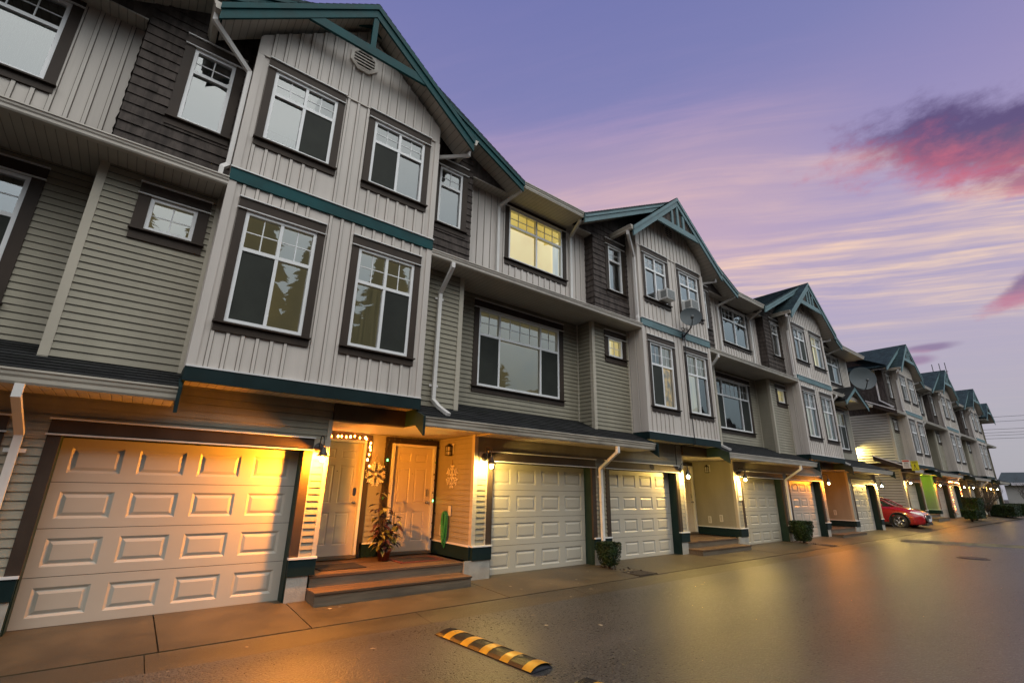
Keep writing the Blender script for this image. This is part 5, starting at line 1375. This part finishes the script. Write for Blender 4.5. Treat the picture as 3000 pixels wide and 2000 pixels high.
# ------------------------------------------------------------------ things fixed to the fronts
def dish(loc, d, r, foot, lb, cable=None):
    t = thing('satellite_dish', loc, lb, 'satellite dish', 'satellite dishes on the near row')
    d = Vector(d).normalized(); rot = d.to_track_quat('Z', 'Y')
    def bowl(mb):
        pr = [(r*q, 0.22*r*q*q) for q in (0.001, .25, .5, .75, .95, 1.0)]+[(r*1.015, 0.225*r), (r*1.0, 0.20*r)]+[(r*q, 0.22*r*q*q-0.02*r) for q in (.8, .5, .001)]
        m2 = MB(); m2.lathe(pr, (0, 0, 0), 'dish', 36); m2.v = [tuple(rot @ Vector(v)) for v in m2.v]; mb.raw(m2.v, m2.f, 'dish', True)
    part('reflector', None, bowl, t)
    dn = (Vector((0, 0, -1))-d*(-d.z)).normalized(); foc = d*r*0.95+dn*r*0.42
    def arm(mb):
        b = dn*r*0.98+d*0.18*r; mb.tube([b, b.lerp(foc, .5)+dn*r*.05, foc], 0.012*max(1, r/.35), 'black_plastic', 6)
    part('feed_arm', None, arm, t)
    part('receiver', None, lambda mb: (mb.tube([foc+d*0.04, foc-d*0.06], 0.045*max(1, r/.45), 'dish_back', 10), mb.tube([foc-d*0.06, foc-d*0.1], 0.03*max(1, r/.45), 'plate', 10)), t)
    def mast(mb):
        f = Vector(foot)-Vector(loc); bk = -d*0.09
        mb.tube([Vector((0, 0, 0))-d*0.02, bk, bk+dn*r*0.9, f], 0.022*max(1, r/.4), 'black_plastic', 8); mb.box(f.x-0.07, f.x+0.07, f.y-0.01, f.y+0.015, f.z-0.1, f.z+0.1, 'black_plastic')
    part('mast', None, mast, t)
    if cable:
        def cb(mb):
            mb.tube([Vector(p)-Vector(loc) for p in cable], 0.011, 'black_plastic', 5); f = Vector(foot)-Vector(loc)
            for i in range(3): mb.tube([f+Vector((0.02+0.08*math.cos(a*.52)+0.02*i, -0.06-0.02*i, 0.18+0.09*math.sin(a*.52))) for a in range(12)], 0.007, 'black_plastic', 5, True)
            for i in range(2): mb.tube([f+Vector((-0.1+0.07*math.cos(a*.52), -0.05-0.02*i, 0.2+0.06*math.sin(a*.52))) for a in range(12)], 0.007, 'black_plastic', 5, True)
        part('cable', None, cb, t)
    return t
c1 = CA+P
dish((c1+0.10, -0.92, 6.56), (-0.74, -0.62, 0.16), 0.30, (c1+0.24, -0.56, 6.08), 'small grey satellite dish with coiled cable on the middle bay',
     [(c1+0.24, -0.57, 6.1), (c1+0.27, -0.57, 5.9), (c1+0.26, -0.535, 5.0), (c1+0.235, -0.54, 4.2), (c1+0.28, -0.56, 3.66), (c1+0.30, -0.55, 3.4), (c1+0.31, -0.56, 2.93), (c1+0.30, -0.5, 2.90), (c1+0.10, -0.04, 2.92), (c1+0.12, -0.03, 2.3)])
c2 = CA+2*P
dish((c2+5.02, -0.85, 7.03), (-0.78, -0.60, 0.14), 0.56, (c2+4.35, -0.62, 6.42), 'big grey satellite dish above the small gable at the end of the near row')


def ac(loc, lb):
    t = thing('air_conditioner', loc, lb, 'air conditioner', 'window air conditioners')
    part('case', 'accase', lambda mb: (mb.box(-0.20, 0.20, -0.30, 0.02, 0.0, 0.31, 'ac_white', 0.012)), t)
    part('grille', 'acgr', lambda mb: (mb.box(-0.17, 0.17, -0.306, -0.298, 0.03, 0.28, 'ac_grille'), mb.box(-0.2035, -0.2005, -0.27, -0.08, 0.05, 0.26, 'ac_grille')), t)
    part('curtain_panel', 'acpan', lambda mb: mb.box(-0.205, 0.205, 0.0, 0.012, 0.312, 0.37, 'ac_white'), t)
ac((c1-0.63, -0.515, 6.985), 'white window air conditioner in the left upstairs window of the middle bay')
ac((c1+0.62, -0.515, 6.985), 'white window air conditioner behind the small satellite dish')

# tall white notice on a pillar: marks too small to read are kept as strokes
t = thing('notice', (CA+P+3.475, -0.035, 1.42), 'tall white notice with a black figure and red line under the lamp', 'sign')
part('board', None, lambda mb: mb.box(-0.115, 0.115, -0.012, 0.0, 0.0, 0.60, 'sign_white', 0.003), t)
def marks(mb):
    y = -0.014
    for i in range(5): mb.box(-0.085+i*0.036, -0.058+i*0.036, y, y+0.001, 0.548, 0.562, 'ink')
    mb.lathe([(0.001, 0), (0.022, 0), (0.022, 0.001), (0.001, 0.001)], (-0.01, y, 0.48), 'ink', 14, 1)
    mb.prism([(-0.02, y, 0.45), (0.01, y, 0.45), (0.03, y, 0.37), (0.005, y, 0.37)], (0, 0.001, 0), 'ink'); mb.prism([(-0.02, y, 0.43), (-0.05, y, 0.39), (-0.04, y, 0.385), (-0.012, y, 0.41)], (0, 0.001, 0), 'ink')
    mb.tube([(0.002+0.062*math.cos(R(150+i*17)), y, 0.345+0.062*math.sin(R(150+i*17))) for i in range(14)], 0.005, 'ink', 4)
part('figure', None, marks, t)
part('green_dot', None, lambda mb: mb.lathe([(0.001, 0), (0.02, 0), (0.02, 0.001), (0.001, 0.001)], (0.01, -0.014, 0.215), 'ink_green', 14, 1), t)
part('red_line', None, lambda mb: [mb.box(-0.075+i*0.034, -0.05+i*0.034, -0.014, -0.013, 0.10, 0.145, 'ink_red') for i in range(5)], t)
# two notices on the near corner of the far row, facing along the street
XS1 = CB-3.2-0.64
t = thing('notice', (XS1, -0.36, 3.36), 'white notice with a red header on the corner of the far row', 'sign')
part('board', None, lambda mb: mb.box(-0.02, 0, -0.17, 0.17, -0.24, 0.22, 'sign_white'), t); part('red_header', None, lambda mb: mb.box(-0.024, -0.021, -0.15, 0.15, 0.11, 0.2, 'sign_red'), t)
part('lines', None, lambda mb: ([mb.box(-0.024, -0.021, -0.10+i*0.05, -0.065+i*0.05, 0.03, 0.075, 'ink') for i in range(4)], [mb.box(-0.023, -0.021, -0.11, 0.11, -0.02-i*0.055, -0.005-i*0.055, 'ink') for i in range(4)]), t)
t = thing('notice', (XS1, -0.72, 3.25), 'bright yellow notice with a black walking figure on the corner of the far row', 'sign')
part('board', None, lambda mb: mb.box(-0.02, 0, -0.16, 0.16, -0.25, 0.25, 'sign_yellow'), t)
def walker(mb):
    X = -0.024
    mb.box(X, X+0.003, -0.02, 0.02, 0.04, 0.075, 'ink'); mb.prism([(X, -0.03, 0.035), (X, 0.03, 0.035), (X, 0.02, -0.06), (X, -0.02, -0.06)], (0.002, 0, 0), 'ink')
    mb.prism([(X, -0.02, -0.06), (X, 0.0, -0.06), (X, -0.045, -0.15), (X, -0.065, -0.15)], (0.002, 0, 0), 'ink'); mb.prism([(X, 0.0, -0.06), (X, 0.02, -0.06), (X, 0.065, -0.15), (X, 0.045, -0.15)], (0.002, 0, 0), 'ink')
    for z in (0.19, 0.14, -0.2): mb.box(X, X+0.002, -0.11, 0.11, z, z+0.025, 'moss_hump')
part('figure', None, walker, t)

# ------------------------------------------------------------------ red car, nose out of the driveway between the rows
CX, CYF = 32.25, -1.06
CZ = gz(31)-0.02
t = thing('parked_car', (CX, CYF, CZ), 'red small sport utility car parked nose out between the two rows', 'car')
ST = [(0.0, .58, .60, .30, .52, .46, .60), (0.06, .70, .74, .24, .62, .56, .74), (0.2, .78, .83, .21, .70, .64, .86), (0.45, .83, .875, .20, .78, .70, .94), (0.8, .85, .89, .20, .84, .73, 1.00), (1.2, .86, .89, .20, .92, .75, 1.07),
      (2.0, .86, .885, .20, .97, .76, 1.06), (3.0, .86, .885, .20, 1.0, .76, 1.06), (3.7, .84, .88, .24, 1.02, .74, 1.10), (4.1, .80, .84, .32, 1.0, .66, 1.06), (4.25, .72, .76, .40, .9, .58, .95)]
def body(mb):
    vs = []; m = 12
    for l, wb, w, zb, zs, wt, zt in ST:
        h = [(wb, zb), (w*0.985, zb+0.1), (w, (zb+zs)/2+0.05), (w*0.985, zs), (wt, zt-0.02), (wt*0.5, zt+0.012)]
        vs += [(x, l, z) for x, z in h]+[(-x, l, z) for x, z in reversed(h)]
    fs = [(i*m+j, i*m+(j+1) % m, i*m+m+(j+1) % m, i*m+m+j) for i in range(len(ST)-1) for j in range(m)]+[tuple(range(m)), tuple(range((len(ST)-1)*m, len(ST)*m))]
    mb.raw(vs, fs, 'car_red', True)
    roof = [(1.98, .56, 1.49), (2.3, .57, 1.535), (2.9, .57, 1.54), (3.5, .55, 1.50), (3.75, .54, 1.46)]
    vs = [p for l, w, z in roof for p in ((w, l, z-0.03), (w*.7, l, z+0.012), (0, l, z+0.025), (-w*.7, l, z+0.012), (-w, l, z-0.03))]
    mb.raw(vs, [(i*5+j, i*5+j+1, i*5+6+j, i*5+5+j) for i in range(len(roof)-1) for j in range(4)], 'car_red', True)
    for sg in (-1, 1):
        mb.tube([(sg*.76, 1.12, 1.05), (sg*.68, 1.55, 1.31), (sg*.57, 1.98, 1.475)], 0.035, 'car_red', 6); mb.tube([(sg*.745, 4.02, 1.07), (sg*.6, 3.85, 1.36), (sg*.54, 3.75, 1.44)], 0.05, 'car_red', 6)
bo = part('body', None, body, t)
def glassh(mb):
    a = [(.73, 1.16, 1.04), (.57, 2.0, 1.48), (-.57, 2.0, 1.48), (-.73, 1.16, 1.04)]; mb.face(a, 'car_glass'); mb.face([(.70, 4.05, 1.06), (.54, 3.74, 1.46), (-.54, 3.74, 1.46), (-.70, 4.05, 1.06)], 'car_glass')
    for sg in (-1, 1): mb.face([(sg*.755, 1.2, 1.05), (sg*.58, 2.0, 1.48), (sg*.58, 2.9, 1.50), (sg*.555, 3.7, 1.45), (sg*.74, 3.95, 1.07)], 'car_glass')
part('windows', None, glassh, t)
part('cladding', None, lambda mb: [(mb.tube([(sg*0.885, 0.98+0.41*math.cos(R(a)), 0.34+0.41*math.sin(R(a))) for a in range(-8, 189, 14)], 0.035, 'cladding', 6), mb.tube([(sg*0.88, 3.55+0.41*math.cos(R(a)), 0.34+0.41*math.sin(R(a))) for a in range(-8, 189, 14)], 0.035, 'cladding', 6),
      mb.lathe([(0.001, 0), (0.40, 0), (0.40, 0.004*sg)], (sg*0.888, 0.98, 0.34), 'black_plastic', 24, 0), mb.box(min(sg*.80, sg*.893), max(sg*.80, sg*.893), 1.38, 3.15, 0.19, 0.30, 'cladding'), mb.lathe([(0.001, 0), (0.40, 0), (0.40, 0.004*sg)], (sg*0.888, 3.55, 0.34), 'black_plastic', 24, 0)) for sg in (-1, 1)]+[mb.box(-0.62, 0.62, -0.015, 0.2, 0.19, 0.33, 'cladding', 0.02)], t)
def tyre(mb): mb.lathe([(0.24, -0.10), (0.32, -0.105), (0.338, -0.07), (0.338, 0.07), (0.32, 0.105), (0.24, 0.10)], (0, 0, 0), 'tyre', 28, 0)
def rimf(mb):
    mb.lathe([(0.245, -0.06), (0.25, -0.095), (0.235, -0.1), (0.225, -0.05), (0.20, -0.03)], (0, 0, 0), 'rim', 28, 0); mb.lathe([(0.001, -0.045), (0.21, -0.045)], (0, 0, 0), 'black_plastic', 24, 0)
    for i in range(5):
        for o_ in (-0.16, 0.16):
            a = 2*math.pi*i/5+0.3; d = Vector((0, math.cos(a+o_), math.sin(a+o_))); c_ = Vector((0, math.cos(a), math.sin(a))); mb.tube([Vector((-0.095, 0, 0))+c_*0.04, Vector((-0.10, 0, 0))+d*0.14, Vector((-0.09, 0, 0))+d*0.235], [0.024, 0.017, 0.016], 'rim', 6)
    mb.lathe([(0.001, -0.115), (0.035, -0.112), (0.05, -0.09)], (0, 0, 0), 'rim', 14, 0)
for sg in (-1, 1):
    for l in (0.98, 3.55):
        w = part('wheel', 'whub', lambda mb: mb.lathe([(0.001, -0.05), (0.2, -0.05), (0.2, 0.05), (0.001, 0.05)], (0, 0, 0), 'black_plastic', 16, 0), t, (sg*0.80, l, 0.338)); w.rotation_euler = (0, 0, 0 if sg < 0 else math.pi)
        part('tyre', 'tyre', tyre, w); part('rim', 'rimm', rimf, w)
for sg in (-1, 1):
    part('headlight', ('hl', sg), lambda mb: mb.prism([(sg*0.60, 0.035, 0.66), (sg*0.79, 0.16, 0.69), (sg*0.872, 0.50, 0.80), (sg*0.82, 0.46, 0.835), (sg*0.66, 0.12, 0.77)], (-sg*0.03*0, -0.022, 0.005), 'headlight'), t)
    part('mirror', ('mir', sg), lambda mb: mb.ball((sg*0.99, 1.62, 1.10), 0.12, 'car_red', 10, 6, (1, .6, .7)), t)
part('grille', None, lambda mb: (mb.prism([(-0.50, -0.02, 0.66), (0.50, -0.02, 0.66), (0.44, -0.02, 0.44), (0.2, -0.02, 0.36), (-0.2, -0.02, 0.36), (-0.44, -0.02, 0.44)], (0, 0.06, 0), 'black_plastic'), mb.tube([(-0.52, -0.01, 0.66), (-0.45, -0.03, 0.44), (-0.2, -0.035, 0.35), (0.2, -0.035, 0.35), (0.45, -0.03, 0.44), (0.52, -0.01, 0.66)], 0.018, 'chrome', 6)), t)
part('number_plate', None, lambda mb: mb.box(-0.16, 0.16, -0.06, -0.045, 0.38, 0.50, 'sign_white', 0.004), t)

# ------------------------------------------------------------------ beyond
t = thing('roof_antenna', (56.2, 2.5, 10.2), 'dark television antenna on the roof of the far row', 'antenna')
def ant(mb):
    mb.tube([(0, 0, 0), (0, 0, 3.4)], 0.04, 'wire', 6)
    for z in (2.2, 1.1):
        mb.tube([(0, 0.2, z), (0.2, -2.2, z+0.1)], 0.03, 'wire', 5)
        for q in (-1.2, -1.7, -2.1): mb.tube([(0.1, q, z-0.9), (0.1, q, z+0.9)], 0.03, 'wire', 5)
    for z in (0.6, 0.8): mb.tube([(-0.7, 0.1, z), (0.9, -1.6, z)], 0.025, 'wire', 5)
part('aerial', None, ant, t)
for i, (z, y0) in enumerate(((19.6, 14), (18.7, 14), (16.9, 14), (16.3, 14), (15.6, 14), (15.0, 14))):
    mb = MB(); mb.tube([(150+1.2*(i % 2), y0-6.5*j, z-0.06*(y0-0)-0.0*j+0.10*(j) * -0.5+0.006*(j-8)**2) for j in range(15)], 0.045, 'wire', 4)
    tag(obj('power_line', mb.mesh('power_line')), 'thin overhead wire crossing the sky beyond the far row', 'wire', 'overhead wires beyond the far row')
t = thing('low_building', (80, -6, 0.2), 'low cream building with a dark roof at the end of the road', 'building')
part('wall', None, lambda mb: mb.box(0, 9, -10, 7.6, -0.5, 3.15, 'far_wall'), t)
part('roof', None, lambda mb: (mb.prism([(-0.5, -10.5, 3.2), (4.5, -10.5, 4.5), (9.5, -10.5, 3.2), (9.5, -10.5, 3.0), (-0.5, -10.5, 3.0)], (0, 18.6, 0), 'far_roof')), t)
part('fascia', None, lambda mb: mb.box(-0.56, -0.5, -10.5, 8.1, 2.9, 3.2, 'white'), t)
part('grass_strip', None, lambda mb: mb.box(-9, 0, -12, 4, -0.4, 0.02, 'leaf_hedge'), t) if 0 else None
mbg = MB(); mbg.box(68, 80, -4.2, 8, 0.0, gz(70)+0.06, 'leaf_hedge'); tag(obj('lawn', mbg.mesh('lawn')), None, None, kind='structure')
# the row opposite, behind the camera: seen only in the window panes, and it shades the road
t = thing('townhouse_row', (0, -22, 0), 'pale gabled row across the road, seen only as reflections in the windows', 'townhouse row')
def ow(mb):
    mb.box(-46, 74, -8, 0, -0.2, 8.2, 'opposite_wall')
    for i in range(12): mb.prism([(-45+i*10, 0.0, 8.2), (-37.5+i*10, 0.0, 8.2), (-41.25+i*10, 0.0, 10.4)], (0, 0.5, 0), 'opposite_wall')
part('wall', None, ow, t)
def orf(mb):
    mb.prism([(-46.5, 0.5, 8.2), (-46.5, -8.5, 8.2), (-46.5, -4, 10.4)], (121, 0, 0), 'roof')
    for i in range(12):
        c = -41.25+i*10
        for sg in (-1, 1): mb.prism([(c, 0.9, 10.75), (c+sg*4.2, 0.9, 8.2), (c+sg*4.2, 0.9, 7.95), (c, 0.9, 10.45)], (0, -5, 0), 'roof')
part('roof', None, orf, t)
for i in range(12):
    for zz in (3.8, 6.6):
        for dx_ in (-2.2, 0.8):
            part('window', 'oppwin', lambda mb: (mb.box(0, 1.5, 0.5, 0.56, 0, 1.6, 'vinyl'), mb.box(0.08, 0.71, 0.561, 0.58, 0.08, 1.52, 'car_glass'), mb.box(0.79, 1.42, 0.561, 0.58, 0.08, 1.52, 'car_glass')), t, (-41.25+i*10+dx_, 0, zz))
rd = random.Random(5)
for i, (x, y, hh) in enumerate(((-17, -31, 21), (-12, -33, 23), (-7.5, -31, 20), (-3.5, -32, 24), (0.8, -31, 21.5), (4.6, -33, 27), (8.4, -31, 21), (11.8, -33, 22.5), (15.2, -31, 25), (18.6, -32, 20), (22.4, -33, 22), (35, -38, 17), (49, -38, 18))):  # out of view; heights and density shaped to block the low sky light
    t = thing('conifer_tree', (x, y, 0), 'dark conifer behind the row across the road, seen only in reflections', 'tree', 'conifers seen in reflections')
    part('trunk', 'ctr', lambda mb: mb.tube([(0, 0, 0), (0, 0, 15)], [0.3, 0.08], 'bark', 7), t)
    def cr(mb):
        for j in range(900):
            q = rd.random()**0.7; z = hh*(0.18+0.82*q); r = (1-q)**0.8*hh*0.20*rd.uniform(.35, 1.1)+0.25; a = rd.uniform(0, 6.28); d = Vector((math.cos(a), math.sin(a), -0.25)); s = Vector((-math.sin(a), math.cos(a), 0))*r*0.35
            mb.face([(0, 0, z), d*r*0.6+s+Vector((0, 0, z)), d*r+Vector((0, 0, z)), d*r*0.6-s+Vector((0, 0, z))], 'conifer')
    part('crown', None, cr, t)
# small metal vents on the roofs
for c_, x_, z_ in ((CA+2*P, -2.9, 0), (CB, -2.2, ZB)):
    part('roof_vent', ('rv', x_), lambda mb: (mb.box(x_-0.2, x_+0.2, 1.3, 1.7, zrear(x_)-0.15, zrear(x_)+0.16, 'dish_back', 0.03), mb.box(x_-0.28, x_+0.28, 1.22, 1.78, zrear(x_)+0.161, zrear(x_)+0.2, 'dish_back')), rowA if z_ == 0 else rowB, (c_, 0, z_))
